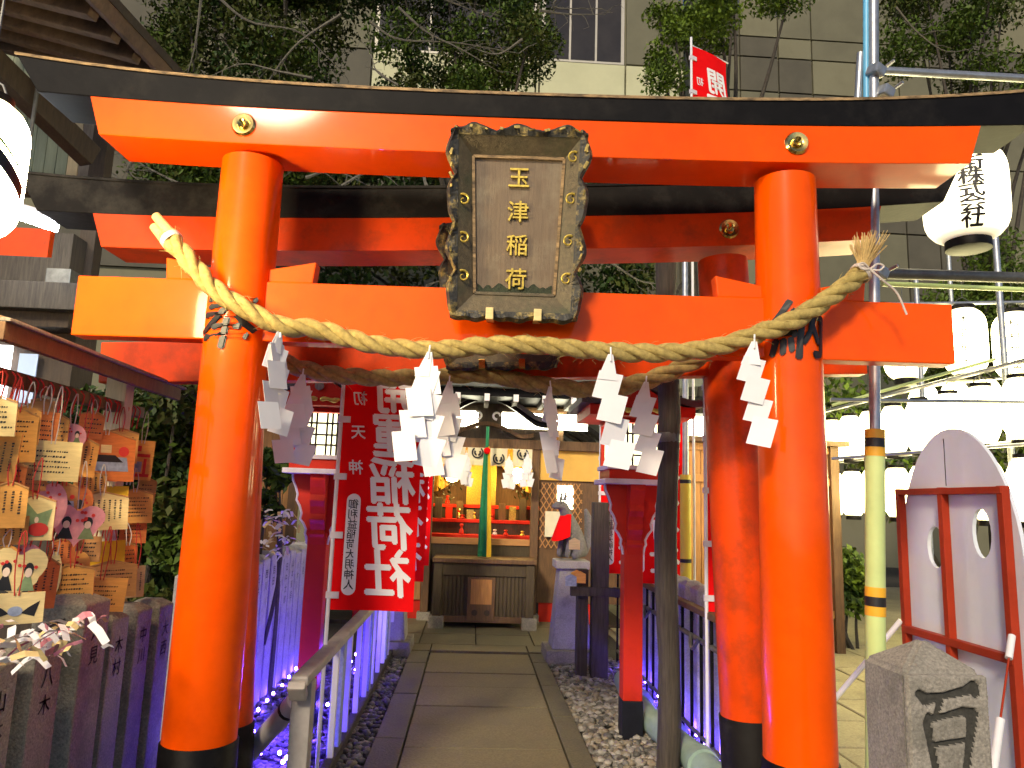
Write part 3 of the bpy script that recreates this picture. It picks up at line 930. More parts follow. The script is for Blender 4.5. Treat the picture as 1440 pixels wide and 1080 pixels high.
for i, (y, w, h) in enumerate(ys):
    stone_post(fl, -1.58, y, w, h, GRANITE_DARK, chars=NAMES[i], csize=.075)
MB().box(-1.64, -1.52, 2.2, 4.0, .10, .20).build('bottom_rail', GRANITE_DARK, fl, bevel=.01)
fl2 = thing('stone_fence', 'row of pale granite posts lit violet behind the left pillar', 'stone fence', (-1.58, 5.5, 0))
y = 4.55
i = 0
while y < 8.2:
    stone_post(fl2, -1.60, y, .175, 1.10 + .02*math.sin(i*2.1), GRANITE_PALE, chars=NAMES[(i+5) % 14], csize=.07)
    y += .205; i += 1
MB().box(-1.66, -1.54, 4.4, 8.2, .08, .16).build('bottom_rail', GRANITE_PALE, fl2, bevel=.01)
fr = thing('stone_fence', 'row of granite posts lit violet behind the dark metal fence on the right', 'stone fence', (1.66, 5.5, 0))
y = 4.1
i = 0
while y < 7.8:
    stone_post(fr, 1.66, y, .16, 1.02, GRANITE_PALE, chars=NAMES[(i+2) % 14], csize=.06)
    y += .30; i += 1
MB().box(1.62, 1.70, 4.0, 7.8, .82, .90).build('top_rail', GRANITE_PALE, fr, bevel=.01)

# white barred railing on the left
rl = thing('railing', 'low railing with grey top rail and white bars left of the path', 'railing', (-.745, 5.8, 0))
MB().box(-.79, -.70, 3.62, 3.72, -.02, .70).build('end_post', RAIL_PAINT, rl, bevel=.006)
MB().box(-.785, -.705, 3.55, 8.15, .70, .745).build('top_rail', RAIL_PAINT, rl, bevel=.012)
MB().box(-.775, -.715, 3.72, 8.15, .02, .09).build('bottom_rail', WOOD_POST, rl, bevel=.01)
MB().obox((-.745, 3.53, .685), (.08, .10, .04), (R_(-45), 0, 0)).build('rail_end', RAIL_PAINT, rl, bevel=.01)
for y in (4.52, 5.0, 5.42, 5.84, 6.24, 6.64, 7.0, 7.36, 7.7, 8.05):
    MB().box(-.762, -.728, y-.016, y+.016, .09, .70).build('bar', WHITE_POLE, rl, bevel=.004)
for y in (4.75, 6.05, 7.2):
    MB().box(-.80, -.73, y-.05, y+.05, -.02, .70).build('post', BLUE_PRINT, rl, bevel=.006)
# dark metal fence on the right
rr_ = thing('railing', 'dark metal fence with brown top rail right of the path', 'railing', (1.49, 5.4, 0))
MB().box(1.46, 1.52, 4.15, 7.6, .885, .925).build('top_rail', WOOD_BROWN, rr_, bevel=.006)
MB().tube([(1.49, 4.15, .72), (1.49, 7.6, .72)], .018, 8).build('mid_rail', GALV_DARK, rr_, smooth=True)
MB().tube([(1.49, 4.15, .14), (1.49, 7.6, .14)], .014, 8).build('bottom_rail', GALV_DARK, rr_, smooth=True)
y = 4.2
while y < 7.6:
    MB().tube([(1.49, y, 0), (1.49, y, .89)], .011, 6).build('bar', BLACK, rr_, smooth=True)
    y += .21
for y in (4.9, 6.2, 7.5):
    pts = smooth_path([(1.47, y-.1, .74), (1.45, y, .66), (1.47, y+.1, .74)], 8)
    MB().tube(pts, .012, 6).build('hook', GALV_DARK, rr_, smooth=True)

# dark wooden post behind the farther gate
dp = thing('wooden_post', 'tall dark weathered wooden post just behind the farther gate', 'post', (1.20, 4.55, 0))
pts = [(1.20+.012*math.sin(i*1.3), 4.55+.01*math.cos(i*1.7), -.05+i*.36) for i in range(11)]
MB().tube(pts, [.066+.004*math.sin(i*2.2) for i in range(11)], 14).build('trunk', WOOD_POST, dp, smooth=True)
MB().lathe([(.072, 1.95), (.075, 1.96), (.075, 2.0), (.072, 2.01)], 14, (1.205, 4.55, 0)).build('wire_band', GALV_DARK, dp, smooth=True)

# pipes lying along the ground
pt = thing('drain_pipe', 'pale teal pipe lying in the pebbles on the right', 'pipe', (1.32, 5.0, 0))
MB().tube(smooth_path([(1.40, 4.1, .10), (1.36, 4.6, .11), (1.30, 5.2, .10), (1.30, 5.9, .09), (1.36, 6.6, .08)], 30), .085, 16).build('pipe_body', PIPE_TEAL, pt, smooth=True)
for y in (4.45, 5.0, 5.75):
    MB().tube([(1.37-.05*(y-4.45), y-.05, .11), (1.37-.05*(y-4.45), y+.05, .11)], .098, 16).build('pipe_joint', PIPE_TEAL, pt, smooth=True)
a, b = at(417, 985, 3.75), at(350, 1060, 4.15)
pl = thing('drain_pipe', 'slanting pipe glowing violet between left pillar and railing end', 'pipe', (b.x, b.y, 0))
e = b + (b-a)*.55; e.z = max(e.z, .03)
MB().tube([a, b, e], .048, 14).build('pipe_body', WHITE_TRIM, pl, smooth=True)
MB().tube([a+(b-a)*.14, a+(b-a)*.17], .052, 14).build('cable_tie', CABLE, pl, smooth=True)

# strings of blue lights
def led_string(label, pts, nb, loc, jitter=.04):
    o = thing('light_string', label, 'light string', loc)
    pp = smooth_path(pts, 60)
    MB().tube(pp, .004, 5).build('cable', CABLE, o, smooth=True)
    for k in range(nb):
        p = pp[int((k+.5)/nb*59)] + Vector((random.uniform(-jitter, jitter), random.uniform(-jitter, jitter), random.uniform(0, jitter)))
        m = MB()
        m.lathe([(.003, -.012), (.009, -.008), (.011, 0), (.008, .008), (.002, .012)], 8, tuple(p))
        m.build('bulb', LED, o, smooth=True)
    return o
led_string('string of blue lights on the ground between left pillar and railing', [(-.92, 4.45, .06), (-1.10, 4.6, .05), (-1.25, 4.75, .05), (-1.38, 4.95, .05), (-1.25, 5.05, .06), (-1.05, 4.9, .06), (-.95, 5.2, .08)], 18, (-1.1, 4.2, 0), .07)
led_string('string of blue lights behind the white bars of the railing', [(-1.0, 5.5, .05), (-.92, 5.9, .35), (-.95, 6.2, .30), (-1.0, 6.7, .06), (-1.0, 7.6, .06)], 12, (-1.0, 6.4, 0), .05)
led_string('string of blue lights along the foot of the left stone fence', [(-1.46, 4.95, .04), (-1.45, 5.5, .05), (-1.46, 6.5, .04), (-1.46, 7.6, .05)], 12, (-1.46, 6, 0), .02)
led_string('string of blue lights along the foot of the right stone fence', [(1.53, 4.2, .09), (1.54, 5.2, .08), (1.53, 6.2, .08), (1.53, 7.5, .08)], 18, (1.53, 5.8, 0), .015)

# ================================================================ RED BANNERS
def banner(label, x, y, z0, z1, w, pole_h, group, yaw=0.0, small='初天神', big='開運稲荷社', oval=True, seed=0, base=0.0):
    o = thing('red_banner', label, 'banner', (x, y, base), (0, 0, yaw), group)
    def P(u, v, off=0.0):
        """u across from the pole, v height"""
        t = (v-z0)/(z1-z0)
        wave = .022*math.sin(u*9+seed+t*4)*(u/w) + .010*math.sin(t*9+seed)*(u/w)
        return (u+.012-.02*(1-t)*0, wave-off, v-base)
    MB().tube([(0, 0, 0), (0, 0, pole_h-base)], .011, 8).build('pole', WHITE_POLE, o, smooth=True, local=True)
    m = MB()
    nu, nv = 12, 30
    vv = [P(w*i/nu, z0+(z1-z0)*j/nv) for j in range(nv+1) for i in range(nu+1)]
    ff = [(j*(nu+1)+i, j*(nu+1)+i+1, (j+1)*(nu+1)+i+1, (j+1)*(nu+1)+i) for j in range(nv) for i in range(nu)]
    m.add(vv, ff)
    cl = m.build('cloth', RED_CLOTH, o, smooth=True, local=True, fix=False)
    MB().tube([P(-.02, z1+.004), P(w+.03, z1+.004)], .007, 6).build('top_rod', WHITE_POLE, o, smooth=True, local=True)
    for k in range(5):
        v = z1-.12-(z1-z0-.2)*k/4
        MB().box(-.016, .055, -.012, .012, v-.018-base, v+.018-base).build('loop', WHITE_TRIM, o, local=True)
    H = z1-z0
    cs = w*.60
    for k, ch in enumerate(big):
        v = z0+H*(.137+.1695*(len(big)-1-k))
        def pf(a, b, c, v=v):
            return P(w*.66+a-c*.10, v+c, .004)
        lettering('printed_character', ch, cs, WHITE_PRINT, cl, pf, bold=.030, mirror=True, sx=.98, local=True)
    for k, ch in enumerate(small):
        v = z1-H*(.212+.132*k)
        lettering('printed_character', ch, w*.19, WHITE_PRINT, cl, lambda a, b, c, v=v: P(w*.2+a-c*.1, v+c, .004), bold=.018, mirror=True, local=True)
    if oval:
        n = 20
        a0, a1, cx, hw = z0+H*.053, z0+H*.424, w*.20, w*.085
        out = [(cx+hw*math.cos(t), a1-hw+hw*math.sin(t)) for t in [math.pi*i/n for i in range(n+1)]] + [(cx+hw*math.cos(t), a0+hw+hw*math.sin(t)) for t in [math.pi+math.pi*i/n for i in range(n+1)]]
        MB().add([P(u, v, .004) for u, v in out], [tuple(range(len(out)))]).build('printed_label', WHITE_PRINT, cl, local=True, fix=False)
        tx = '御利益稲荷大明神人'
        for k, ch in enumerate(tx):
            v = a1-.03-(a1-a0-.06)*(k+.5)/len(tx)
            lettering('printed_character', ch, w*.125, INK, cl, lambda a, b, c, v=v: P(cx+a, v+c, .007), bold=.012, mirror=True, local=True)
    return o
GBL, GBR = 'red banners along the left railing', 'red banners along the right fence'
banner('nearest big red banner with white characters at the left railing', -.775, 4.3, .93, 2.44, .46, 2.55, GBL, seed=0)
banner('second red banner partly hidden behind the nearest left one', -.80, 5.85, .93, 2.44, .44, 2.55, GBL, seed=2)
banner('farthest red banner on the left, next to the shrine post', -.86, 7.6, .90, 2.44, .44, 2.55, GBL, seed=4)
banner('farthest red banner on the right, behind the red lantern stand', 1.20, 7.0, .93, 2.44, .45, 2.55, GBR, seed=1)
banner('middle red banner on the right between lantern stand and dark post', 1.30, 6.2, .93, 2.44, .45, 2.55, GBR, seed=3)
banner('near right red banner seen between the right pillars of both gates', 1.46, 4.62, .93, 2.44, .46, 2.55, GBR, seed=5)
banner('small red banner flying high above the near gate on a tall pole', 1.80, 6.0, 4.15, 5.66, .44, 5.74, 'tall pole banner', yaw=R_(26), seed=6)

# ================================================================ RED LANTERN STANDS
def lantern_stand(label, x, y, rot=0.0):
    o = thing('lantern_stand', label, 'stone lantern' if False else 'lantern stand', (x, y, 0), (0, 0, rot), 'red wooden lantern stands flanking the path')
    MB().box(-.066, .066, -.066, .066, .26, 1.30).build('post', RED_PAINT, o, bevel=.006, local=True)
    MB().box(-.071, .071, -.071, .071, -.03, .26).build('base_sleeve', NAVY, o, bevel=.006, local=True)
    # flaring bracket with scrolled edge
    prof = [(.066, 1.22), (.075, 1.27), (.085, 1.29), (.080, 1.32), (.10, 1.36), (.125, 1.39), (.118, 1.43), (.135, 1.48), (.16, 1.52), (.155, 1.56), (.172, 1.61), (.195, 1.66), (.20, 1.70)]
    poly = [(p[0], p[1]) for p in prof] + [(-p[0], p[1]) for p in prof[::-1]]
    MB().prism(poly, (0, -.05, 0), (1, 0, 0), (0, 0, 1), (0, .10, 0)).build('bracket', RED_PAINT, o, local=True)
    MB().prism(poly, (-.05, 0, 0), (0, 1, 0), (0, 0, 1), (.10, 0, 0)).build('bracket', RED_PAINT, o, local=True)
    for s in (-1, 1):
        MB().tube([(s*(p[0]+.004), -.047, p[1]) for p in prof], .009, 6).build('edge_trim', WHITE_TRIM, o, smooth=True, local=True)
    for z in (1.40, 1.56):
        MB().obox((0, -.052, z), (.03, .008, .03), (0, R_(45), 0)).build('nail_cover', BLACK, o, local=True)
    MB().box(-.235, .235, -.235, .235, 1.70, 1.735).build('tray', WHITE_TRIM, o, bevel=.004, local=True)
    MB().box(-.20, .20, -.20, .20, 1.735, 1.80).build('tray_rim', RED_PAINT, o, bevel=.004, local=True)
    MB().box(-.215, .215, -.215, .215, 1.80, 1.83).build('sill', WHITE_TRIM, o, bevel=.004, local=True)
    MB().box(-.17, .17, -.17, .17, 1.83, 2.12).build('paper_box', LAMP_BOX, o, local=True)
    for s in (-1, 1):
        for t in (-1, 1):
            MB().box(s*.18-.018, s*.18+.018, t*.18-.018, t*.18+.018, 1.83, 2.14).build('corner_post', RED_PAINT, o, local=True)
    for k in range(-4, 5):
        if k: MB().box(k*.036-.006, k*.036+.006, -.182, -.171, 1.83, 2.12).build('lattice_bar', WOOD_DARK, o, local=True)
    for z in (1.90, 1.97, 2.05):
        MB().box(-.162, .162, -.185, -.173, z-.006, z+.006).build('lattice_bar', WOOD_DARK, o, local=True)
    MB().box(-.20, .20, -.20, .20, 2.125, 2.155).build('top_plate', RED_PAINT, o, local=True)
    # curved roof with a gable towards the path
    n = 16
    st = []
    for i in range(n+1):
        u = -1+2*i/n
        z = 2.20 + .17*(1-abs(u))**1.5 + .035*u**4
        st.append((u*.42, z))
    for (y0, y1, dz, nm, mt) in ((-.36, .36, .0, 'roof', ROOF_DARK),):
        top = [(x_, z+.045) for x_, z in st]; bot = [(x_, z) for x_, z in st]
        poly = bot + top[::-1]
        MB().prism(poly, (0, y0, 0), (1, 0, 0), (0, 0, 1), (0, y1-y0, 0)).build(nm, mt, o, local=True)
    poly = [(x_*.93, z-.004) for x_, z in st] + [(.36, 2.16), (-.36, 2.16)][::1]
    MB().prism([(x_*.86, z-.002) for x_, z in st][::-1] + [(-.36, 2.157), (.36, 2.157)], (0, -.33, 0), (1, 0, 0), (0, 0, 1), (0, .66, 0)).build('gable', RED_PAINT, o, local=True)
    MB().lathe([(.0, -.012), (.03, -.01), (.036, 0), (.02, .006), (.014, .018), (.0, .02)], 12, (0, 0, 0)).v
    m = MB(); m.tube([(0, -.345, 2.285), (0, -.365, 2.285)], .03, 14); m.build('gable_boss', WOOD_GREY, o, smooth=True, local=True)
    for s in (-1, 1):
        MB().tube(smooth_path([(s*.01, -.345, 2.195), (s*.05, -.35, 2.20), (s*.10, -.35, 2.19), (s*.14, -.35, 2.20)], 9), [.010, .016, .016, .012, .012, .016, .018, .014, .008], 8).build('gilded_ornament', GOLD, o, smooth=True, local=True)
    MB().tube([(0, -.37, 2.42), (0, .37, 2.42)], .028, 10).build('ridge', ROOF_DARK, o, smooth=True, local=True)
    return o
lantern_stand('red wooden lantern stand with lit box on the right of the path', 1.13, 5.25)
lantern_stand('red wooden lantern stand with lit box behind the left railing', -1.06, 5.35)

# ================================================================ PRAYER PLAQUE RACK ON THE LEFT
RX = -1.78
rack = thing('plaque_rack', 'wooden rack with sloping eave board on which the prayer plaques hang', 'rack', (RX, 3.2, 0))
ea, eb = at(-60, 444, 2.55), at(243, 545, 4.05)
ea.x = eb.x = (ea.x*0 - 1.66)
ea.z = eb.z = at(120, 505, 1.66*1040/545).z
MB().obox((-1.86, 3.36, ea.z+.085), (.50, 1.5, .02), (0, R_(14), 0)).build('roof_board', WOOD_BROWN, rack, bevel=.004)
MB().box(-1.645, -1.615, 2.55, 4.1, ea.z-.05, ea.z+.015).build('eave_board', WOOD_BROWN, rack, bevel=.004)
MB().box(-1.65, -1.60, 2.55, 4.13, ea.z+.015, ea.z+.028).build('eave_cap', WOOD_GREY, rack, bevel=.003)
for y in (2.62, 3.78):
    MB().box(RX-.06, RX+.04, y-.045, y+.045, -.02, ea.z+.01).build('post', WOOD_PALE, rack, bevel=.005)
for z in (1.955, 1.665, 1.395):
    MB().box(RX-.025, RX+.025, 2.1, 4.0, z-.028, z+.028).build('rail', WOOD_BROWN, rack, bevel=.004)
    m = MB()
    yy = 2.2
    while yy < 3.95:                      # knots of old cord along the rail
        m.tube(smooth_path([(RX+.027, yy, z+.02), (RX+.04, yy+.01, z), (RX+.03, yy+.015, z-.05), (RX+.034, yy+.0, z-.09)], 7), .0035, 5)
        yy += random.uniform(.03, .09)
    o = m.build('cord_knots', CORD_RED if z != 1.665 else CORD_WHITE, rack); o['kind'] = 'stuff'

def ema_outline(shape, w, h):
    if shape == 'house':
        return [(-w/2, -h/2), (w/2, -h/2), (w/2, h*.34), (0, h/2), (-w/2, h*.34)]
    if shape == 'rect':
        return [(-w/2, -h/2), (w/2, -h/2), (w/2, h/2), (-w/2, h/2)]
    if shape == 'round':
        return [(w/2*math.cos(t), h/2*math.sin(t)) for t in [2*math.pi*i/24 for i in range(24)]]
    if shape == 'heart':
        pts = []
        for i in range(28):
            t = -math.pi/2 + 2*math.pi*(i+.5)/28
            x = 16*math.sin(t+math.pi/2)**3
            y = 13*math.cos(t+math.pi/2)-5*math.cos(2*(t+math.pi/2))-2*math.cos(3*(t+math.pi/2))-math.cos(4*(t+math.pi/2))
            pts.append((x/32*w, (y+2.5)/29*h))
        return pts[::-1]
def ell(m, cx, cz, rx, rz, y, n=14):
    m.add([(cx+rx*math.cos(2*math.pi*i/n), y, cz+rz*math.sin(2*math.pi*i/n)) for i in range(n)], [tuple(range(n))])
def scribble(m, w, h, y, vertical, lines, rs, x0=-.4, x1=.4, z0=-.34, z1=.30):
    for k in range(lines):
        t = (k+.5)/lines
        if vertical:
            x = (x1-(x1-x0)*t)*w; z = z1*h
            end = z0*h + rs.random()*.2*h
            while z > end:
                s = rs.uniform(.004, .008)
                a, b = rs.uniform(.0025, .005), s*.5
                m.add([(x-a, y, z-s), (x+a, y, z-s+.001), (x+a*.8, y, z), (x-a, y, z-.001)], [(0, 1, 2, 3)])
                z -= s+rs.uniform(.002, .005)
        else:
            z = (z1-(z1-z0)*t)*h; x = (x0+rs.random()*.15)*w
            end = (x1 - rs.random()*.2)*w
            while x < end:
                s = rs.uniform(.003, .008)
                a = rs.uniform(.002, .0045)
                m.add([(x, y, z-a), (x+s, y, z-a*.6), (x+s, y, z+a), (x, y, z+a*.7)], [(0, 1, 2, 3)])
                x += s+rs.uniform(.0015, .005)
EMA_MATS = {'wood': EMA_WOOD, 'pale': EMA_PALE, 'red': EMA_RED, 'dark': EMA_DARK, 'pink': PINK, 'yellow': YELLOW_CLOTH}
def ema(i, px, py, wpx, hpx, shape, mat, deco, lab, layer=0):
    d = -RX*1040/(664-px) if px < 640 else 3
    d = min(max(d, 2.2), 4.05)
    # step towards the path for each layer so that nearer boards overlap the rest
    p = at(px, py, d - .03 - .05*layer)
    sc = 1040/d
    p.x += .0
    w, h = wpx/sc*1.16, hpx/sc*1.10
    rs = random.Random(i*13+1)
    yaw = R_(26)+rs.uniform(-.22, .22)
    if rs.random() < .2: yaw += R_(14)
    o = thing('prayer_plaque', lab, 'prayer plaque', tuple(p-Vector((0, 0, h/2))), (rs.uniform(-.08, .05), rs.uniform(-.06, .06), yaw), 'wooden prayer plaques hung on the rack')
    cz = h/2
    L = lambda pts: [(a, b+cz) for a, b in pts]
    MB().prism(L(ema_outline(shape, w, h)), (0, 0, 0), (1, 0, 0), (0, 0, 1), (0, .009, 0)).build('board', EMA_MATS[mat], o, local=True)
    top = cz+h*.42
    if shape == 'house':                     # the little roof strips of the board
        for s in (-1, 1):
            MB().bar((s*w*.5, .004, cz+h*.34+.004), (0, .004, cz+h*.5+.004), .014, .006).build('roof_strip', EMA_DARK, o, local=True)
    rail = min((z for z in (1.955, 1.665, 1.395) if z > p.z+h*.2), default=1.955)
    lz = max(rail-(p.z-h/2), top+.03)
    MB().tube(smooth_path([(-.006, -.002, top), (-.012, -.004, (top+lz)/2), (0, .03, lz), (.012, -.004, (top+lz)/2), (.006, -.002, top)], 14), .0022, 5).build('cord', CORD_RED if rs.random() < .6 else CORD_WHITE, o, smooth=True, local=True)
    yf = -.0012
    if deco in ('h', 'v'):
        m = MB(); 
        n = max(2, int((w if deco == 'v' else h)/.026))
        scribble(m, w, h, yf, deco == 'v', n, rs)
        m.v = [(a, b, c+cz) for a, b, c in m.v]
        m.build('handwriting', INK, o, local=True, fix=False)
    elif deco == 'couple':
        m = MB(); ell(m, 0, cz+h*.02, w*.40, h*.36, yf); m.build('printed_ground', PINK if mat != 'pale' else EMA_PALE, o, local=True, fix=False)
        for s in (-1, 1):
            m = MB(); ell(m, s*w*.19, cz+h*.10, w*.085, h*.13, yf-.0018); m.build('printed_hair', INK, o, local=True, fix=False)
            m = MB(); ell(m, s*w*.19, cz+h*.04, w*.062, h*.09, yf-.0026); m.build('printed_face', SKIN_PRINT, o, local=True, fix=False)
            m = MB(); m.add([(s*w*.19-w*.15, yf-.0014, cz-h*.30), (s*w*.19+w*.15, yf-.0014, cz-h*.30), (s*w*.19+w*.05, yf-.0014, cz-h*.03), (s*w*.19-w*.05, yf-.0014, cz-h*.03)], [(0, 1, 2, 3)])
            m.build('printed_robe', GREEN_PRINT if s > 0 else INK, o, local=True, fix=False)
        m = MB()
        for k in range(7): ell(m, rs.uniform(-.38, .38)*w, cz+rs.uniform(.12, .34)*h, w*.035, w*.035, yf-.0034, 8)
        m.build('printed_dots', RED_PRINT, o, local=True, fix=False)
    elif deco == 'dots':
        m = MB()
        for k in range(6): ell(m, rs.uniform(-.34, .34)*w, cz+rs.uniform(-.1, .34)*h, w*.055, w*.055, yf, 8)
        m.build('printed_dots', RED_PRINT, o, local=True, fix=False)
        m = MB(); ell(m, 0, cz-h*.12, w*.16, h*.16, yf-.001); m.build('printed_hair', INK, o, local=True, fix=False)
    elif deco == 'picture':
        m = MB(); m.add([(-w*.40, yf, cz-h*.30), (w*.40, yf, cz-h*.30), (w*.36, yf, cz-h*.02), (-w*.36, yf, cz+h*.0)], [(0, 1, 2, 3)]); m.build('printed_ground', BLUE_PRINT, o, local=True, fix=False)
        m = MB(); m.add([(-w*.30, yf-.001, cz-h*.12), (w*.30, yf-.001, cz-h*.12), (w*.16, yf-.001, cz+h*.02), (-w*.16, yf-.001, cz+h*.02)], [(0, 1, 2, 3)]); m.build('printed_roof', INK, o, local=True, fix=False)
        m = MB(); ell(m, w*.30, cz+h*.10, w*.09, w*.09, yf-.001); m.build('printed_sun', RED_PRINT, o, local=True, fix=False)
        m = MB(); m.add([(-w*.09, yf-.001, cz+h*.06), (w*.09, yf-.001, cz+h*.06), (w*.09, yf-.001, cz+h*.22), (-w*.09, yf-.001, cz+h*.22)], [(0, 1, 2, 3)]); m.build('printed_label', EMA_PALE, o, local=True, fix=False)
    elif deco == 'green':
        m = MB(); m.add([(-w*.46, yf, cz-h*.42), (w*.30, yf, cz-h*.42), (w*.44, yf, cz+h*.20), (w*.1, yf, cz+h*.08), (-w*.2, yf, cz+h*.38), (-w*.42, yf, cz+h*.30)], [(0, 1, 2, 3, 4, 5)]); m.build('printed_ground', GREEN_PRINT, o, local=True, fix=False)
        m = MB(); ell(m, w*.16, cz-h*.26, w*.24, h*.15, yf-.001); m.build('printed_robe', RED_PRINT, o, local=True, fix=False)
        m = MB(); ell(m, -w*.22, cz+h*.12, w*.06, h*.10, yf-.001); ell(m, w*.1, cz-h*.05, w*.05, h*.07, yf-.001); m.build('printed_face', SKIN_PRINT, o, local=True, fix=False)
    elif deco == 'crest':
        m = MB()
        for s in (-1, 1): m.add([(s*w*.10, yf, cz-h*.15), (s*w*.34, yf, cz-h*.28), (s*w*.42, yf, cz+h*.22), (s*w*.22, yf, cz+h*.02)], [(0, 1, 2, 3)])
        m.build('printed_crest', INK, o, local=True, fix=False)
        m = MB(); ell(m, 0, cz-h*.08, w*.13, h*.16, yf-.001); m.build('printed_ground', BLUE_PRINT, o, local=True, fix=False)
    elif deco == 'redprint':
        m = MB()
        for z0_, z1_, a_, b_ in ((.22, .36, -.3, -.02), (.08, .16, -.4, .36), (-.38, .04, .12, .24), (-.42, -.34, -.38, .4)):
            m.add([(a_*w, yf, cz+z0_*h), (b_*w, yf, cz+z0_*h), (b_*w, yf, cz+z1_*h), (a_*w, yf, cz+z1_*h)], [(0, 1, 2, 3)])
        m.build('printed_letters', RED_PRINT, o, local=True, fix=False)
        m = MB(); m.add([(-.4*w, yf, cz-.30*h), (.06*w, yf, cz-.30*h), (.06*w, yf, cz-.04*h), (-.4*w, yf, cz-.04*h)], [(0, 1, 2, 3)]); m.build('printed_ground', BLUE_PRINT, o, local=True, fix=False)
    return o
EMA = [
 (-6, 585, 42, 48, 'house', 'pale', 'h', 'pale prayer plaque cut off by the left frame edge, top row', 1),
 (2, 642, 30, 60, 'rect', 'wood', 'v', 'narrow prayer plaque cut off by the left edge under the top row', 0),
 (24, 612, 42, 66, 'house', 'wood', 'h', 'tall orange prayer plaque with handwriting, second from left in top row', 0),
 (40, 597, 24, 48, 'house', 'wood', 'v', 'slim prayer plaque with vertical writing squeezed behind its neighbours, top row', 1),
 (60, 604, 28, 44, 'rect', 'red', 'h', 'reddish prayer plaque with four written lines above the big pale one', 1),
 (81, 606, 22, 40, 'house', 'wood', 'h', 'small orange prayer plaque between the reddish one and the pink round one', 0),
 (101, 614, 30, 32, 'round', 'pink', 'couple', 'round pink prayer plaque with a violet picture in the top row', 1),
 (71, 648, 58, 47, 'rect', 'pale', 'h', 'big pale prayer plaque with three lines of black handwriting', 2),
 (113, 643, 32, 46, 'house', 'wood', 'v', 'orange prayer plaque with columns of writing right of the big pale one', 1),
 (150, 641, 64, 60, 'house', 'red', 'picture', 'large orange prayer plaque printed with a shrine landscape', 2),
 (169, 627, 38, 42, 'house', 'wood', 'h', 'prayer plaque peeking out above the large landscape one', 1),
 (197, 647, 26, 48, 'rect', 'wood', 'redprint', 'prayer plaque with red lettering at the right end of the top row', 1),
 (12, 710, 36, 54, 'house', 'wood', 'v', 'orange prayer plaque full of vertical writing at left of the second row', 1),
 (14, 746, 36, 34, 'rect', 'wood', 'v', 'prayer plaque hanging low under the vertical writing, left of the second row', 0),
 (46, 728, 42, 52, 'house', 'pale', 'green', 'prayer plaque with a green and red picture in the second row', 2),
 (70, 712, 32, 56, 'round', 'pink', 'dots', 'tall rounded pink prayer plaque with dots beside the green picture', 1),
 (58, 692, 32, 24, 'round', 'wood', 'dots', 'rounded prayer plaque top showing above the green picture', 0),
 (91, 704, 28, 42, 'house', 'dark', 'picture', 'brown prayer plaque with a dark picture in the middle of the second row', 0),
 (113, 704, 28, 36, 'round', 'red', 'dots', 'red-orange rounded prayer plaque behind the heart-shaped couple', 0),
 (107, 740, 54, 48, 'heart', 'pink', 'couple', 'heart-shaped pink prayer plaque with a couple in robes, second row', 3),
 (144, 719, 54, 44, 'house', 'pale', 'v', 'pale greenish prayer plaque with columns of writing in the second row', 2),
 (156, 693, 36, 16, 'rect', 'yellow', '', 'bright yellow plaque edge above the pale one in the second row', 1),
 (190, 712, 38, 40, 'house', 'wood', 'h', 'orange prayer plaque with handwriting at the right end of the second row', 1),
 (188, 744, 28, 34, 'rect', 'red', 'h', 'small reddish prayer plaque hanging below the right end of the second row', 0),
 (22, 808, 54, 60, 'heart', 'pale', 'couple', 'heart-shaped yellow prayer plaque with two black-haired figures, bottom row', 2),
 (8, 782, 26, 26, 'round', 'wood', 'dots', 'dotted round prayer plaque above the yellow heart at far left', 0),
 (38, 784, 30, 30, 'round', 'pink', 'dots', 'dotted pink round prayer plaque above the yellow heart', 1),
 (61, 820, 28, 58, 'house', 'red', 'v', 'tall reddish prayer plaque with vertical writing right of the yellow heart', 1),
 (22, 856, 52, 34, 'rect', 'pale', 'crest', 'olive yellow prayer plaque with a black crest at the lower left', 3),
 (78, 806, 14, 50, 'round', 'pale', 'v', 'thin pale prayer plaque turned edge-on in the bottom row', 0),
 (108, 794, 26, 32, 'round', 'wood', 'dots', 'small dotted round prayer plaque in the middle of the bottom row', 0),
 (101, 821, 44, 42, 'house', 'wood', 'h', 'orange prayer plaque with handwriting in the middle of the bottom row', 2),
 (151, 781, 38, 34, 'rect', 'yellow', '', 'blank yellow prayer plaque on two red cords in the bottom row', 0),
 (158, 815, 52, 42, 'house', 'dark', 'h', 'wide brown prayer plaque below the blank yellow one', 1),
 (191, 818, 20, 36, 'rect', 'pale', 'v', 'narrow pale prayer plaque at the right end of the bottom row', 2),
 (128, 598, 26, 34, 'house', 'red', 'h', 'small reddish prayer plaque high in the top row left of the large landscape', 0),
 (58, 574, 24, 22, 'house', 'dark', '', 'brown plaque top peeking out just under the upper rail', 0),
 (14, 668, 30, 30, 'house', 'red', 'h', 'reddish prayer plaque between the top and second rows at far left', 0),
 (48, 674, 26, 26, 'rect', 'dark', 'h', 'brown prayer plaque tucked below the big pale one', 0),
 (128, 680, 34, 26, 'house', 'wood', 'v', 'orange prayer plaque top below the large landscape one', 0),
 (205, 690, 20, 30, 'house', 'dark', 'h', 'small brown prayer plaque at the far right of the second row', 0),
 (88, 776, 26, 28, 'house', 'red', 'v', 'reddish prayer plaque top under the heart-shaped couple', 0),
 (125, 772, 24, 30, 'rect', 'dark', 'h', 'dark prayer plaque left of the blank yellow one', 0),
 (180, 782, 22, 30, 'house', 'red', 'h', 'reddish prayer plaque right of the blank yellow one', 0),
 (138, 836, 52, 38, 'rect', 'wood', 'h', 'lowest orange prayer plaque, tilted, just above the stone posts', 3),
]
for i, e in enumerate(EMA): ema(i, *e[:7], e[7], e[8])

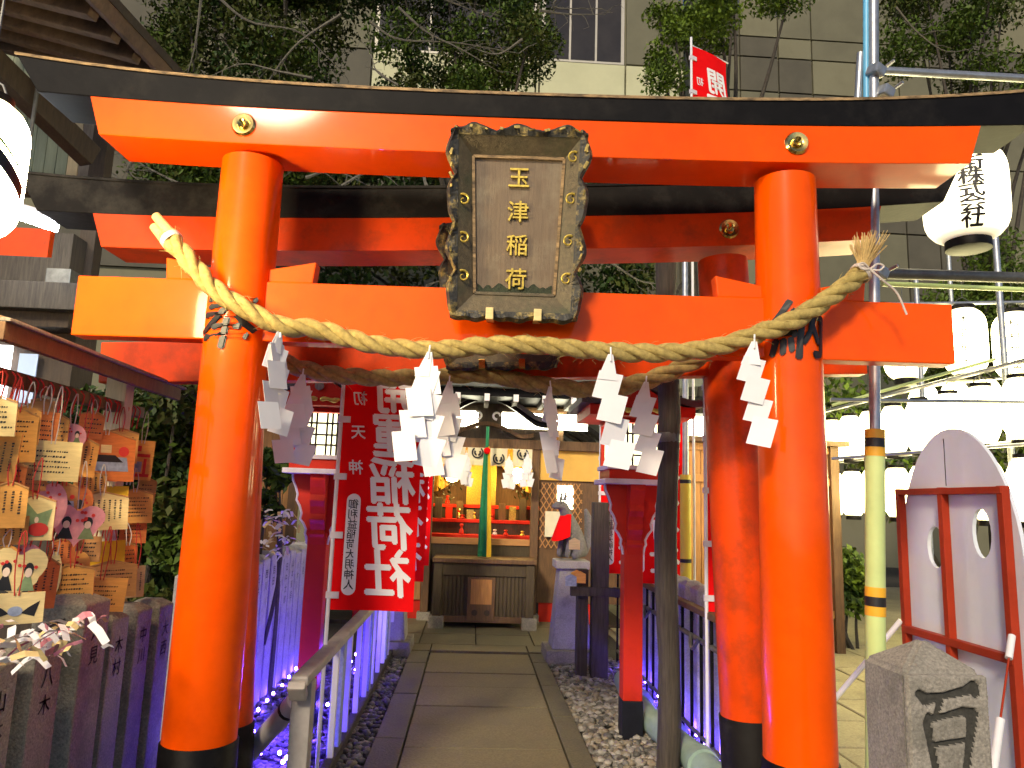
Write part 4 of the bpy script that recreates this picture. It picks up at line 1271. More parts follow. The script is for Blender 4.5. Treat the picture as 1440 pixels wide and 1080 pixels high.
# paper fortunes tied in bunches
def fortunes(label, c, n, spread, mats, seed):
    rs = random.Random(seed)
    o = thing('tied_fortune_papers', label, 'fortune papers', tuple(c))
    for k in range(n):
        p = Vector(c) + Vector((rs.gauss(0, spread[0]), rs.gauss(0, spread[1]), rs.uniform(0, spread[2])))
        a = rs.uniform(0, 6.28)
        dr = Vector((math.cos(a)*.6, math.sin(a)*.7-.3, rs.uniform(-.6, .35)))
        ln = rs.uniform(.05, .12); w = rs.uniform(.012, .026)
        side = dr.cross(Vector((rs.uniform(-1, 1), rs.uniform(-1, 1), 1))).normalized()*w/2
        q0, q1, q2 = p, p+dr*ln*.5+Vector((0, 0, .008)), p+dr*ln
        vv = [q0-side, q0+side, q1+side*1.1, q1-side*1.1, q2+side, q2-side]
        m = MB(); m.add(vv, [(0, 1, 2, 3), (3, 2, 4, 5)])
        m.build('paper_strip', rs.choice(mats), o, fix=False)
    return o
c = at(62, 905, 2.62)
fortunes('bunch of white and pink fortune papers tied above the left stone posts', c+Vector((0, 0, -.03)), 70, (.05, .13, .10), [PAPER, PAPER, PAPER, EMA_PALE, PINK_PAPER], 3)
MB2 = MB().tube([(-1.56, 2.2, 1.0), (-1.53, 2.7, 1.02), (-1.56, 3.1, 1.05)], .004, 5).build('wire', CABLE)
props(MB2, 'thin wire above the left stone posts holding tied fortune papers', 'wire')
c = at(390, 750, 4.8)
fortunes('bunch of white fortune papers tied behind the left pillar by the leaves', c+Vector((0, 0, -.15)), 60, (.05, .07, .30), [PAPER, PAPER, EMA_PALE], 5)

# ================================================================ PAPER LANTERNS
def lantern_profile(r, h, n=16, e=5.5):
    out = []
    for i in range(n+1):
        t = -1+2*i/n
        rr = r*(1-abs(t)**e*.46)
        out.append((rr, h/2+t*h/2))
    return out
def paper_lantern(label, c, r, h, mat, text=None, tsize=.09, face=None, group=None, stripe=None, hang=.25, diag=False, seg=28, rows=16, wide=1.0, shift=0.0):
    """c: centre of the body"""
    o = thing('paper_lantern', label, 'paper lantern', (c[0], c[1], c[2]-h/2), (0, 0, 0), group)
    MB().lathe(lantern_profile(r, h, rows, 5.5 if seg > 20 else 2.1), seg, (0, 0, 0), cap=False).build('paper_body', mat, o, smooth=True, local=True)
    for z0, z1 in ((-h*.09, .003), (h-.003, h*1.06)):
        MB().lathe([(r*.52, z0), (r*.54, z0+.002), (r*.54, z1), (r*.50, z1)], 24).build('hoop', BLACK, o, smooth=True, local=True)
    MB().tube([(-r*.45, 0, h*1.05), (-r*.3, 0, h*1.15), (0, 0, h*1.2), (r*.3, 0, h*1.15), (r*.45, 0, h*1.05)], .004, 5).build('handle', GALV_DARK, o, smooth=True, local=True)
    MB().tube([(0, 0, h*1.19), (0, 0, h*1.19+hang)], .004, 5).build('hook', GALV_DARK, o, smooth=True, local=True)
    ang0 = math.atan2(-c[0], c[1]) if face is None else face
    def onp(u, v, off=.004):
        t = max(-1, min(1, (v-h/2)/(h/2)))
        rr = r*(1-abs(t)**5.5*.46)+off
        a = u/r
        x, y_ = rr*math.sin(a), -rr*math.cos(a)
        ca, sa = math.cos(ang0), math.sin(ang0)
        return (x*ca-y_*sa, x*sa+y_*ca, v)
    if text:
        n = len(text)
        for k, ch in enumerate(text):
            v = h*.90-(h*.84)*(k+.5)/n
            lettering('written_character', ch, tsize, INK, o, lambda a, b, c_, v=v: onp(a*wide+shift, v+c_), bold=.03, local=True)
    if stripe:
        m = MB(); pr = [p for p in lantern_profile(r+.002, h, 40) if h*.90 < p[1] < h*.945]
        m.lathe(pr, 28, cap=False); m.build('red_band', RED_PRINT, o, smooth=True, local=True)
    if diag:
        for (w0, off, mt) in ((.05, 0, BLUE_PRINT), (.012, .05, LEAF[2])):
            m = MB(); vv = []
            for k in range(12):
                u = -.5*r+1.6*r*k/11; v = h*.62-.9*(u)+off
                vv += [onp(u, v-w0/2), onp(u, v+w0/2)]
            m.add(vv, [(2*k, 2*k+2, 2*k+3, 2*k+1) for k in range(11)])
            m.build('printed_stripe', mt if mt != BLUE_PRINT else INK, o, local=True, fix=False)
    return o
lc = at(-31, 236, 2.25)
paper_lantern('glowing cream paper lantern with red band cut off by the left edge', tuple(lc), .128, .43, LANTERN_LEFT, stripe=True, diag=True, hang=.5)
lc = at(1357, 275, 3.95)
paper_lantern('large lit paper lantern with black company name under the right beam end', tuple(lc), .222, .56, LANTERN_NEAR, text='京街株式会社', tsize=.10, hang=.18, wide=1.35, shift=.035)
ORD = ['first', 'second', 'third', 'fourth', 'fifth', 'sixth', 'seventh', 'eighth', 'ninth', 'tenth', 'eleventh', 'twelfth', 'thirteenth', 'fourteenth', 'fifteenth']
for k, (px, py, tx) in enumerate(((1272, 487, '山田一子'), (1357, 481, '木邨裕子'), (1428, 486, '松村惣仁'), (1512, 490, '中川'))):
    if k == 3: continue
    c = at(px, py, 7.6)
    paper_lantern(['lit lantern half hidden under the right end of the near tie beam', 'lit lantern with four small written characters beside the tie beam end', 'lit lantern with written characters at the right frame edge'][k],
                  tuple(c), .215, .72, LANTERN_FAR, text=tx, tsize=.10, hang=.2, group='lanterns of the far high row')
x_row = 4.35
for tier, (zc, nm) in enumerate(((2.42, 'upper'), (1.78, 'lower'))):
    for k in range(10):
        y = 5.2 + k*.45
        paper_lantern('glowing white lantern, %s from the viewer in the %s row along the plaza' % (ORD[k], nm), (x_row, y, zc), .150, .50, LANTERN_FAR, hang=.08, seg=16, rows=10, group='glowing lanterns in long rows on the right')
for k in range(5):
    c = at(1300+k*44, 572-k*4, 8.4)
    paper_lantern('lit lantern, %s from the left in the cross row above the white board' % ORD[k], tuple(c), .18, .5, LANTERN_FAR, hang=.1, seg=16, rows=10, group='lanterns of the cross row')

# scaffold that carries them
def clamp(o, p, r=.034):
    MB().obox(p, (.075, .075, .06), (.2, .3, .4)).build('clamp', GALV, o, bevel=.012)
    MB().tube([Vector(p)+Vector((.03, -.05, 0)), Vector(p)+Vector((.05, -.09, .01))], .009, 6).build('bolt', GALV, o, smooth=True)
sf = thing('scaffold_frame', 'steel scaffold with lime sleeved upright carrying the lanterns on the right', 'scaffold', (2.05, 3.62, 0))
b0, b1 = at(1229, 1150, 3.62), at(1228, -40, 3.62)
b0.z = 0; b0.x = at(1229, 920, 3.62).x - .03
dirp = (b1-b0)
def up_at(z): return b0 + dirp*(z/dirp.z)
MB().tube([b0, b1], .027, 14).build('upright', BLUE_POLE if False else GALV, sf, smooth=True)
MB().tube([up_at(3.3)+Vector((-.03, .02, 0)), up_at(4.6)+Vector((-.03, .02, 0))], .017, 12).build('blue_pole', BLUE_POLE, sf, smooth=True)
zs_ = at(1228, 607, 3.62).z
sl = MB().tube([up_at(.0), up_at(zs_)], .046, 18).build('sleeve', SLEEVE, sf, smooth=True)
for zc in (zs_-.012, at(1228, 832, 3.62).z):
    for dz, mt in ((0, TAPE_Y), (-.045, TAPE_K), (-.09, TAPE_Y)):
        MB().tube([up_at(zc+dz-.0225), up_at(zc+dz+.0225)], .0475, 18).build('tape_band', mt, sl, smooth=True)
pa, pb_ = at(1236, 99, 3.62), at(1470, 112, 3.72)
MB().tube([pa, pb_], .022, 12).build('cross_pipe', GALV, sf, smooth=True)
clamp(sf, tuple(at(1232, 100, 3.60)))
clamp(sf, tuple(at(1244, 130, 3.60)))
MB().tube([at(1206, 145, 3.66), at(1210, 75, 3.66)], .020, 12).build('stub_pipe', GALV, sf, smooth=True)
pa, pb_ = at(1232, 384, 3.68), at(1480, 392, 3.78)
MB().tube([pa, pb_], .030, 12).build('cross_pipe', GALV_DARK, sf, smooth=True)
clamp(sf, tuple(at(1236, 383, 3.62)))
MB().tube([at(1240, 399, 4.4), at(1480, 409, 4.6)], .016, 10).build('cross_pipe', SLEEVE, sf, smooth=True)
MB().tube([at(1168, 562, 5.2), at(1480, 566, 5.2)], .014, 10).build('cross_pipe', GALV, sf, smooth=True)
MB().tube([at(1170, 640-70, 5.6), at(1400, 505, 5.2)], .012, 8).build('brace', SLEEVE, sf, smooth=True)
MB().tube([at(1170, 645, 6.6), at(1480, 622, 5.4)], .014, 8).build('brace', GALV, sf, smooth=True)
for px, d in ((1397, 6.0), (1330, 9.2)):
    g0, g1 = at(px, 700, d), at(px, 300, d)
    g0.z = 0
    MB().tube([Vector((g1.x, g1.y, 0)), g1], .027, 12).build('upright', GALV, sf, smooth=True)
for zc in (2.80, 2.16):
    MB().tube([(x_row, 4.6, zc), (x_row, 9.6, zc)], .02, 10).build('cross_pipe', GALV, sf, smooth=True)
for y in (4.8, 7.0, 9.4):
    MB().tube([(x_row+.04, y, 0), (x_row+.04, y, 3.9)], .024, 10).build('upright', GALV, sf, smooth=True)
MB().tube([at(1230, 428, 7.6), at(1520, 424, 7.6)], .02, 10).build('cross_pipe', GALV, sf, smooth=True)
MB().tube([at(1280, 545, 8.4), at(1520, 520, 8.4)], .016, 10).build('cross_pipe', GALV, sf, smooth=True)

yp = thing('guard_pole', 'grey pipe with yellow and black sleeve beside the dark wooden post', 'pole', (1.73, 6.0, 0))
MB().tube([(1.73, 6.0, 0), (1.735, 6.0, 3.9)], .026, 12).build('pipe', GALV, yp, smooth=True)
s_ = MB().tube([(1.73, 6.0, 0), (1.73, 6.0, 1.82)], .044, 14).build('sleeve', SLEEVE_Y, yp, smooth=True)
for z in (1.80, 1.17):
    MB().tube([(1.73, 6.0, z-.05), (1.73, 6.0, z-.02)], .0455, 14).build('tape_band', TAPE_K, s_, smooth=True)

# ================================================================ WHITE CUT-OUT BOARD WITH RED FRAME (seen from behind)
BX, BY0, BY1 = 2.55, 3.36, 4.34
bw = thing('photo_cutout_board', 'white round-topped board with two oval holes and red steel frame', 'board', (BX, 3.85, 0))
zt0 = 1.28                                   # springing of the rounded top
cyb, rb, hb = (BY0+BY1)/2, (BY1-BY0)/2, 2.02-zt0
n = 24
outer = [(BY0, .05), (BY1, .05)] + [(cyb+rb*math.cos(t), zt0+hb*math.sin(t)) for t in [math.pi*i/n for i in range(n+1)]]
holes = [(4.02, 1.385, .075, .112), (3.64, 1.475, .070, .122)]
bm = bmesh.new()
def ring(pts):
    vs_ = [bm.verts.new((BX, p[0], p[1])) for p in pts]
    return [bm.edges.new((vs_[i], vs_[(i+1) % len(vs_)])) for i in range(len(vs_))]
es = ring(outer)
for hy, hz, a, b in holes:
    es += ring([(hy+a*math.cos(2*math.pi*i/20), hz+b*math.sin(2*math.pi*i/20)) for i in range(20)])
bmesh.ops.triangle_fill(bm, use_beauty=True, use_dissolve=False, edges=es)
r = bmesh.ops.extrude_face_region(bm, geom=bm.faces[:])
for v in [g for g in r['geom'] if isinstance(g, bmesh.types.BMVert)]: v.co.x += .02
bmesh.ops.recalc_face_normals(bm, faces=bm.faces)
me = bpy.data.meshes.new('panel'); bm.to_mesh(me); bm.free(); me.materials.append(BOARD_WHITE)
link_mesh('panel', me, bw)
FX = BX-.022
zt, zb_ = at(1268, 697, 4.30).z+.02, at(1270, 884, 4.30).z
def fbar(y0, y1, z0, z1, dx=0): MB().box(FX-.02-dx, FX+.021, y0, y1, z0, z1).build('frame_bar', RED_FRAME, bw, bevel=.004)
for y in (4.30, 3.90, 3.44): fbar(y-.02, y+.02, .0, zt+.02)
fbar(3.424, 4.316, zt-.018, zt+.017, .004)
fbar(3.424, 4.316, zb_-.02, zb_+.02, .004)
MB().box(BX-.002, BX-.0008, 3.893, 3.898, zt+.03, 1.97).build('panel_seam', INK, bw)
for y, e in ((4.32, (1.95, 4.75, .02)), (3.42, (2.05, 3.05, .25))):
    p = Vector((FX-.02, y, .95 if y > 4 else 1.02)); e = Vector(e)
    MB().tube([p, e], .016 if y > 4 else .005, 10).build('brace', WHITE_POLE if y > 4 else RED_FRAME, bw, smooth=True)
    if y < 4:
        MB().tube([p, p+(e-p)*.12], .016, 10).build('brace_grip', WHITE_POLE, bw, smooth=True)
        MB().tube([p+(e-p)*.42, e], .018, 10).build('brace_grip', WHITE_POLE, bw, smooth=True)

# ================================================================ STONE MARKER, carved
sm = thing('stone_marker', 'square granite marker with pyramid top and a large carved character', 'stone marker', (1.278, 2.11, 0), (0, 0, R_(1)))
w2 = .112
zsh = at(1330, 948, 2.0).z; zpk = at(1302, 908, 2.1).z+.022
m = MB()
c_ = [(-w2, -w2), (w2, -w2), (w2, w2), (-w2, w2)]
c_ = [(x, max(y, -w2+.015)) for x, y in c_]
m.add([(x, y, -.02) for x, y in c_]+[(x*.98, y*.98, zsh) for x, y in c_]+[(0, 0, zpk)], [(3, 2, 1, 0), (0, 1, 5, 4), (1, 2, 6, 5), (2, 3, 7, 6), (3, 0, 4, 7), (4, 5, 8), (5, 6, 8), (6, 7, 8), (7, 4, 8)])
me = m.mesh('shaft')
bm = bmesh.new(); bm.from_mesh(me)
bmesh.ops.bevel(bm, geom=[e for e in bm.edges if e.calc_face_angle(0) > .2], offset=.010, segments=3, affect='EDGES')
bm.to_mesh(me); bm.free()
for p in me.polygons: p.use_smooth = True
me.set_sharp_from_angle(angle=R_(30))
me.materials.append(GRANITE)
shaft = link_mesh('shaft', me, sm, local=True)
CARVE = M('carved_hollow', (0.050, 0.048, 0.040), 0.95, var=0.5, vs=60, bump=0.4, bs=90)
# the front face is a fine grid pressed in along brush strokes of the character (x, z from the shoulder, half width)
STROKES = [[(-.078, -.052, .012), (-.060, -.066, .017), (-.01, -.056, .010), (.045, -.044, .013), (.072, -.034, .019), (.078, -.050, .012)],
           [(-.022, -.062, .012), (-.026, -.085, .010), (-.036, -.105, .008)],
           [(-.056, -.108, .010), (-.060, -.126, .013), (-.054, -.17, .011), (-.044, -.23, .011), (-.036, -.285, .010)],
           [(-.056, -.116, .011), (-.01, -.106, .009), (.04, -.094, .012), (.066, -.102, .018), (.058, -.15, .014), (.046, -.21, .012), (.034, -.275, .012)],
           [(-.044, -.178, .007), (.0, -.172, .008), (.044, -.165, .007)], [(-.04, -.252, .008), (.0, -.248, .009), (.036, -.244, .008)]]
segs = []
for stk in STROKES:
    for p, q_ in zip(stk[:-1], stk[1:]): segs.append((p, q_))
GX, GZ = 72, 300
gx0, gx1, gz0, gz1 = -w2*.985, w2*.985, -.95, -.004
xs = np.linspace(gx0, gx1, GX+1); zs2 = np.linspace(gz0, gz1, GZ+1)
X, Z = np.meshgrid(xs, zs2)
dep = np.zeros_like(X)
for (x0, z0, w0), (x1, z1, w1_) in segs:
    dx, dz = x1-x0, z1-z0
    t = np.clip(((X-x0)*dx+(Z-z0)*dz)/(dx*dx+dz*dz), 0, 1)
    dist = np.hypot(X-(x0+t*dx), Z-(z0+t*dz))
    wd = w0+(w1_-w0)*t
    dep = np.maximum(dep, np.clip((wd-dist)/.006+.3, 0, 1))
rough_ = rng.standard_normal(X.shape)*.0005
edge = (np.abs(X-gx0) < 1e-6) | (np.abs(X-gx1) < 1e-6) | (np.abs(Z-gz0) < 1e-6) | (np.abs(Z-gz1) < 1e-6)
Y = np.where(edge, -w2+.020, -w2 + dep*.013 + rough_)
vv = np.stack([X, Y, Z+zsh], axis=-1).reshape(-1, 3)
idx = np.arange((GX+1)*(GZ+1)).reshape(GZ+1, GX+1)
ff = np.stack([idx[:-1, :-1], idx[:-1, 1:], idx[1:, 1:], idx[1:, :-1]], axis=-1).reshape(-1, 4)
face = shell(vv, ff, 'carved_face', GRANITE, sm)
face.matrix_parent_inverse = Matrix.Identity(4)
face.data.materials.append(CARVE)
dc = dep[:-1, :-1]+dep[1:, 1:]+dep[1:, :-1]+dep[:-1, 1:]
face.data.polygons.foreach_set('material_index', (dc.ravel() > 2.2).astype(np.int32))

# ================================================================ THE SMALL SHRINE AT THE END OF THE PATH
SD = 9.7
def sx(px): return at(px, 700, SD).x
def sz(py, px=680): return at(px, py, SD).z
xl, xr = sx(606)-.02, sx(752)
xm = (xl+xr)/2
shr = thing('shrine', 'small wooden shrine with curved gable and lit golden interior', 'shrine', (xm, SD+.8, 0))
for x in (xl, xr):
    MB().box(x-.05, x+.05, SD-.05, SD+.05, .16, sz(618)).build('post', WOOD_BROWN, shr, bevel=.006)
    MB().box(x-.085, x+.085, SD-.085, SD+.085, .0, .16).build('post_base', GRANITE_DARK, shr, bevel=.01)
for x in (-1.9, 2.05):
    MB().box(x-.05, x+.05, SD-.05, SD+.05, .0, sz(575)).build('post', WOOD_BROWN, shr, bevel=.006)
zb0, zb1 = sz(630), sz(617)
MB().box(xl-.12, 1.95, SD-.07, SD+.07, zb0, zb1).build('lintel', WOOD_BROWN, shr, bevel=.006)
MB().box(-1.95, xl-.12, SD-.06, SD+.06, zb0, zb1-.01).build('lintel', WOOD_BROWN, shr, bevel=.006)
# curved gable above the entrance
def gable_curve(w, z0, rise, n=28):
    out = []
    for i in range(n+1):
        u = -1+2*i/n
        out.append((xm+.02+u*w, z0+rise*(0.5+.5*math.cos(math.pi*min(1, abs(u))))**.9 + .07*max(0, abs(u)-.72)/.28))
    return out
gz0, gz1 = sz(608), sz(566, 685)
gc = gable_curve(.86, gz0, gz1-gz0)
th = .16
MB().prism([(x, z) for x, z in gc] + [(x, z+th*(1-.45*abs((x-xm)/.86))) for x, z in gc[::-1]], (0, SD-.32, 0), (1, 0, 0), (0, 0, 1), (0, .09, 0)).build('gable_board', BLACK, shr)
MB().prism([(x, z+.06) for x, z in gc] + [(x, z+.12) for x, z in gc[::-1]], (0, SD-.40, 0), (1, 0, 0), (0, 0, 1), (0, .75, 0)).build('gable_roof', ROOF_DARK, shr)
g2 = gable_curve(.62, zb1+.02, .20)
MB().prism([(x, z-.05) for x, z in g2] + [(x, z) for x, z in g2[::-1]], (0, SD-.10, 0), (1, 0, 0), (0, 0, 1), (0, .06, 0)).build('gable_beam', WOOD_BROWN, shr)
MB().prism([(xm-.8, zb1), (xm+.8, zb1)] + [(x, z+.05) for x, z in gc[::-1]], (0, SD-.02, 0), (1, 0, 0), (0, 0, 1), (0, .04, 0)).build('gable_wall', WOOD_DARK, shr)
for s in (-1, 1):
    pts = []
    cx_ = xm+.02+s*.125; cz_ = sz(588)
    for k in range(20):
        a = -math.pi/2+k/19*1.55*math.pi
        pts.append((cx_+s*(-.055*math.cos(a)*(1-.35*k/19)), SD-.335, cz_+.05*math.sin(a)*(1-.35*k/19)))
    MB().tube(pts, [.018*(1-.4*k/19) for k in range(20)], 6).build('white_scroll', WHITE_PRINT, shr, smooth=True)
# main roof: dark eave with white rafter tips
ez0, ez1 = sz(574), sz(532)
MB().box(-2.6, 2.9, SD-.75, SD+.2, ez0+.06, ez0+.16).build('eave_beam', BLACK, shr, bevel=.01)
st = []
for i in range(25):
    u = -1+2*i/24
    x = .15+u*2.95
    lift = .16*abs(u)**3
    st.append([(x, SD-.85, ez0+.16+lift), (x, SD+2.2, ez0+.9), (x, SD+2.6, ez0+2.25), (x, SD+.6, ez0+1.15+lift*.5), (x, SD-.85, ez0+.42+lift)])
MB().sweepx(st).build('roof', ROOF_COPPER, shr, smooth=True)
k = 0
x = xm-1.75
while x < xm+2.0:
    MB().box(x-.028, x+.028, SD-.86, SD-.1, ez0-.01, ez0+.055).build('rafter', WOOD_DARK, shr)
    MB().box(x-.031, x+.031, SD-.885, SD-.861, ez0-.015, ez0+.07).build('rafter_tip', WHITE_PRINT, shr)
    x += .35; k += 1
# lit panels under the eave
for a, b in ((618, 668), (702, 824)):
    MB().box(sx(a), sx(b), SD-.03, SD-.022, sz(601), sz(579)).build('light_panel', LAMP_PANEL, shr)
# hanging curtain of white panels with crests
for (a, b, dz, cz) in ((621, 652, 0, .55), (655, 683, 0, .2), (687, 711, .0, .62), (719, 746, .0, .22)):
    x0, x1 = sx(a), sx(b)
    z1, z0 = zb0-.004, sz(655)+dz
    m = MB(); n = 10; vv = []
    for j in range(2):
        for i in range(n+1):
            u = i/n
            vv.append((x0+(x1-x0)*u, SD-.09+.012*math.sin(u*9+a)*(1 if j == 0 else .3), z0 if j == 0 else z1))
    m.add(vv, [(i, i+1, n+2+i, n+1+i) for i in range(n)])
    cl = m.build('curtain_panel', NOREN, shr, smooth=True, fix=False)
    m = MB(); xc_ = (x0+x1)/2; zc = z0+(z1-z0)*(.42 if cz > .4 else .72); rr = .075
    for (a0, a1, r0_, r1_) in ((2.2, 7.2, .058, .078), (2.5, 4.4, .022, .046), (5.0, 6.9, .022, .046)):
        vv = []
        for i in range(15):
            t = a0+(a1-a0)*i/14
            vv += [(xc_+r0_*math.cos(t), SD-.106, zc+r0_*math.sin(t)), (xc_+r1_*math.cos(t), SD-.106, zc+r1_*math.sin(t))]
        m.add(vv, [(2*i, 2*i+1, 2*i+3, 2*i+2) for i in range(14)])
    m.build('crest', INK, cl, fix=False)
# interior
MB().box(xl-.4, xr+.4, SD+1.6, SD+1.64, .3, 2.9).build('back_wall', WOOD_BROWN, shr)
MB().box(xl-.36, xl-.30, SD+.05, SD+1.6, .3, 2.9).build('side_wall', WOOD_BROWN, shr)
MB().box(xr+.30, xr+.36, SD+.05, SD+1.6, .3, 2.9).build('side_wall', WOOD_BROWN, shr)
MB().box(xl-.4, xr+.4, SD+.0, SD+1.62, 2.75, 2.8).build('ceiling_board', WOOD_BROWN, shr)
for i, (z0, z1) in enumerate(((.30, .86), (.86, 1.10), (1.10, 1.30), (1.30, 1.50))):
    MB().box(xl-.3, xr+.3, SD+.30+.28*i, SD+1.6, z0, z1-.045).build('altar_step', WOOD_DARK, shr)
    MB().box(xl-.3, xr+.3, SD+.28+.28*i, SD+1.6, z1-.045, z1).build('altar_shelf', RED_PAINT, shr, bevel=.004)
MB().box(xl+.05, xr-.05, SD-.02, SD+.03, sz(766), sz(757)).build('front_rail', EMA_DARK, shr, bevel=.004)
MB().box(xl+.05, xr-.05, SD+.0, SD+.025, sz(788), sz(766)).build('front_panel', WOOD_BOX, shr)
MB().box(xl-.3, xr+.3, SD+.06, SD+.1, .05, .86).build('front_panel', WOOD_DARK, shr)
rs = random.Random(4)
for i in range(15):
    x = xl+.1+(xr-xl-.2)*rs.random(); st_ = rs.randint(0, 3)
    z = (.86, 1.10, 1.30, 1.50)[st_]; y = SD+.38+.28*st_
    h = rs.uniform(.06, .16)
    MB().lathe([(.02, 0), (.035, .01), (.03, h*.4), (.012, h*.6), (.028, h*.85), (.02, h)], 10, (x, y, z)).build('altar_vessel', rs.choice([BRASS, GOLD, RED_PAINT, WHITE_TRIM]), shr, smooth=True)
# gathered gold drapes and a pale screen behind the offerings
for s, (pa_, pb2) in ((-1, (610, 668)), (1, (694, 752))):
    x0, x1 = at(pa_, 690, SD+1.2).x, at(pb2, 690, SD+1.2).x
    m = MB(); vv = []
    for j in range(13):
        t = j/12
        for i in range(25):
            u = i/24
            inner = u if s < 0 else 1-u
            z = 2.72-(1.05-.55*inner**1.6)*t
            vv.append((x0+(x1-x0)*u, SD+1.2+.035*math.sin(u*26+t*2)*(.4+t), z))
    m.add(vv, [(j*25+i, j*25+i+1, j*25+26+i, j*25+25+i) for j in range(12) for i in range(24)])
    m.build('gold_drape', GOLD_CLOTH, shr, smooth=True, fix=False)
MB().box(xm-.22, xm+.22, SD+1.45, SD+1.5, 1.5, 2.2).build('inner_door', GOLD, shr, bevel=.01)
MB().box(xm-.30, xm+.30, SD+1.40, SD+1.45, 2.2, 2.28).build('inner_lintel', WOOD_DARK, shr, bevel=.01)
for k in range(9):
    x = xl+.08+(xr-xl-.16)*k/8
    h_ = (.30, .18, .26, .14, .10, .16, .24, .2, .32)[k]
    MB().box(x-.05, x+.05, SD+.9+.05*(k % 3), SD+1.0+.05*(k % 3), 1.29, 1.29+h_).build('altar_stand', (WOOD_DARK, RED_PAINT, WOOD_BROWN, GOLD_OLD)[k % 4], shr, bevel=.006)
for k in range(6):
    x = xl+.12+(xr-xl-.24)*k/5
    MB().box(x-.07, x+.07, SD+.40, SD+.52, .86, .96+.05*(k % 3)).build('offering', (WOOD_DARK, WHITE_TRIM, WOOD_BROWN, RED_PAINT, EMA_DARK, WOOD_DARK)[k], shr, bevel=.008)
for px, py in ((636, 668), (727, 670)):
    p = at(px, py, SD+.75)
    la = MB().lathe([(.0, -.10), (.07, -.08), (.10, 0), (.07, .10), (.0, .12)], 14, tuple(p)).build('hanging_lamp', LAMP_WARM, shr, smooth=True)
    MB().tube([p+Vector((0, 0, .12)), p+Vector((0, 0, 2.76-p.z))], .006, 5).build('lamp_chain', BRASS, la)
for px, s in ((627, 1), (738, 1)):                        # dark sprigs beside the lamps
    p = at(px, 690, SD+.5)
    m = MB()
    for k in range(60):
        q = p+Vector((rs.gauss(0, .07), rs.gauss(0, .05), rs.uniform(-.12, .22)))
        d = Vector((rs.gauss(0, 1), rs.gauss(0, 1), rs.gauss(0, 1))).normalized(); e = d.cross(Vector((0, 0, 1))).normalized()
        m.add([q-d*.04, q+e*.014, q+d*.04, q-e*.014], [(0, 1, 2, 3)])
    m.build('altar_greenery', LEAF[0], shr, fix=False)['kind'] = 'stuff'
# wings beside the entrance
MB().box(xr+.06, 2.0, SD+.0, SD+.03, sz(672), zb0-.002).build('ochre_panel', YELLOW_WALL, shr)
MB().box(xr+.06, 2.0, SD+.03, SD+.05, .3, sz(672)).build('wing_wall', WOOD_BROWN, shr)
z0, z1 = sz(768), sz(676)
for k in range(-6, 18):
    for s in (-1, 1):
        a = Vector((xr+.08+k*.075, SD+.01+.006*s, z0)); b = Vector((xr+.08+k*.075+s*(z1-z0)*.62, SD+.01+.006*s, z1))
        # clip to the opening
        t0, t1 = 0.0, 1.0
        lo, hi = xr+.07, xr+.62
        dx = b.x-a.x
        for lim, sg in ((lo, 1), (hi, -1)):
            t = (lim-a.x)/dx
            if (dx > 0) == (sg > 0): t0 = max(t0, t)
            else: t1 = min(t1, t)
        if t1-t0 > .05:
            MB().bar(a+(b-a)*t0, a+(b-a)*t1, .012, .012, up=(0, 1, 0)).build('lattice_bar', EMA_DARK, shr)
MB().box(sx(784), sx(806), SD+.018, SD+.026, sz(712), sz(679)).build('lit_lattice_window', LAMP_PANEL, shr)
MB().box(sx(767), sx(790), SD-.03, SD-.02, sz(752), sz(716)).build('paper_notice', NOREN, shr)
MB().box(-1.9, xl-.06, SD+.02, SD+.05, .3, zb0).build('wing_wall', WOOD_ORANGE, shr)
MB().box(-1.9, 2.05, SD-.1, SD+1.7, .0, .05).build('floor', WOOD_DARK, shr)
for x, d_ in ((-1.0, 1), (1.35, 1)):
    MB().box(x-.45, x+.45, SD+.05, SD+.09, .05, .55).build('red_skirting', RED_PAINT, shr)

# offertory box
bx0, bx1 = ground(604, 893).x, ground(750, 893).x
BD = 9.10
ob = thing('offertory_box', 'dark slatted wooden offering box with an orange plate before the shrine', 'offering box', ((bx0+bx1)/2, BD+.3, .06))
zt_ = at(676, 786, BD).z
MB().box(bx0+.08, bx1-.08, BD+.05, BD+.55, .16, zt_-.06).build('body', WOOD_BOX, ob)
n = 22
for k in range(n):
    x = bx0+.12+(bx1-bx0-.24)*k/(n-1)
    MB().box(x-.017, x+.017, BD+.035, BD+.0495, .20, zt_-.20).build('slat', WOOD_BOX, ob, bevel=.003)
MB().box(bx0+.06, bx1-.06, BD+.01, BD+.04, zt_-.20, zt_-.05).build('front_board', WOOD_BOX, ob, bevel=.004)
MB().box(bx0+.08, bx1-.08, BD+.015, BD+.05, .13, .20).build('lower_board', WOOD_BROWN, ob, bevel=.004)
MB().box(bx0-.01, bx1+.01, BD-.04, BD+.60, zt_-.05, zt_).build('top_board', WOOD_BROWN, ob, bevel=.006)
for x in (bx0+.06, bx1-.06):
    MB().box(x-.05, x+.05, BD-.01, BD+.10, .10, zt_-.05).build('corner_post', WOOD_BOX, ob, bevel=.006)
    MB().box(x-.09, x+.09, BD-.05, BD+.16, .055, .20).build('stone_foot', GRANITE_DARK, ob, bevel=.01)
    MB().box(x-.05, x+.05, BD+.45, BD+.56, .055, zt_-.05).build('corner_post', WOOD_BOX, ob, bevel=.006)
xc_ = at(677, 830, BD).x
MB().box(xc_-.165, xc_+.165, BD+.005, BD+.034, at(677, 873, BD).z, at(677, 812, BD).z).build('sign_board', WOOD_BROWN, ob, bevel=.003)
MB().box(xc_-.125, xc_+.125, BD-.001, BD+.004, at(677, 850, BD).z, at(677, 815, BD).z).build('orange_plate', WOOD_ORANGE, ob)
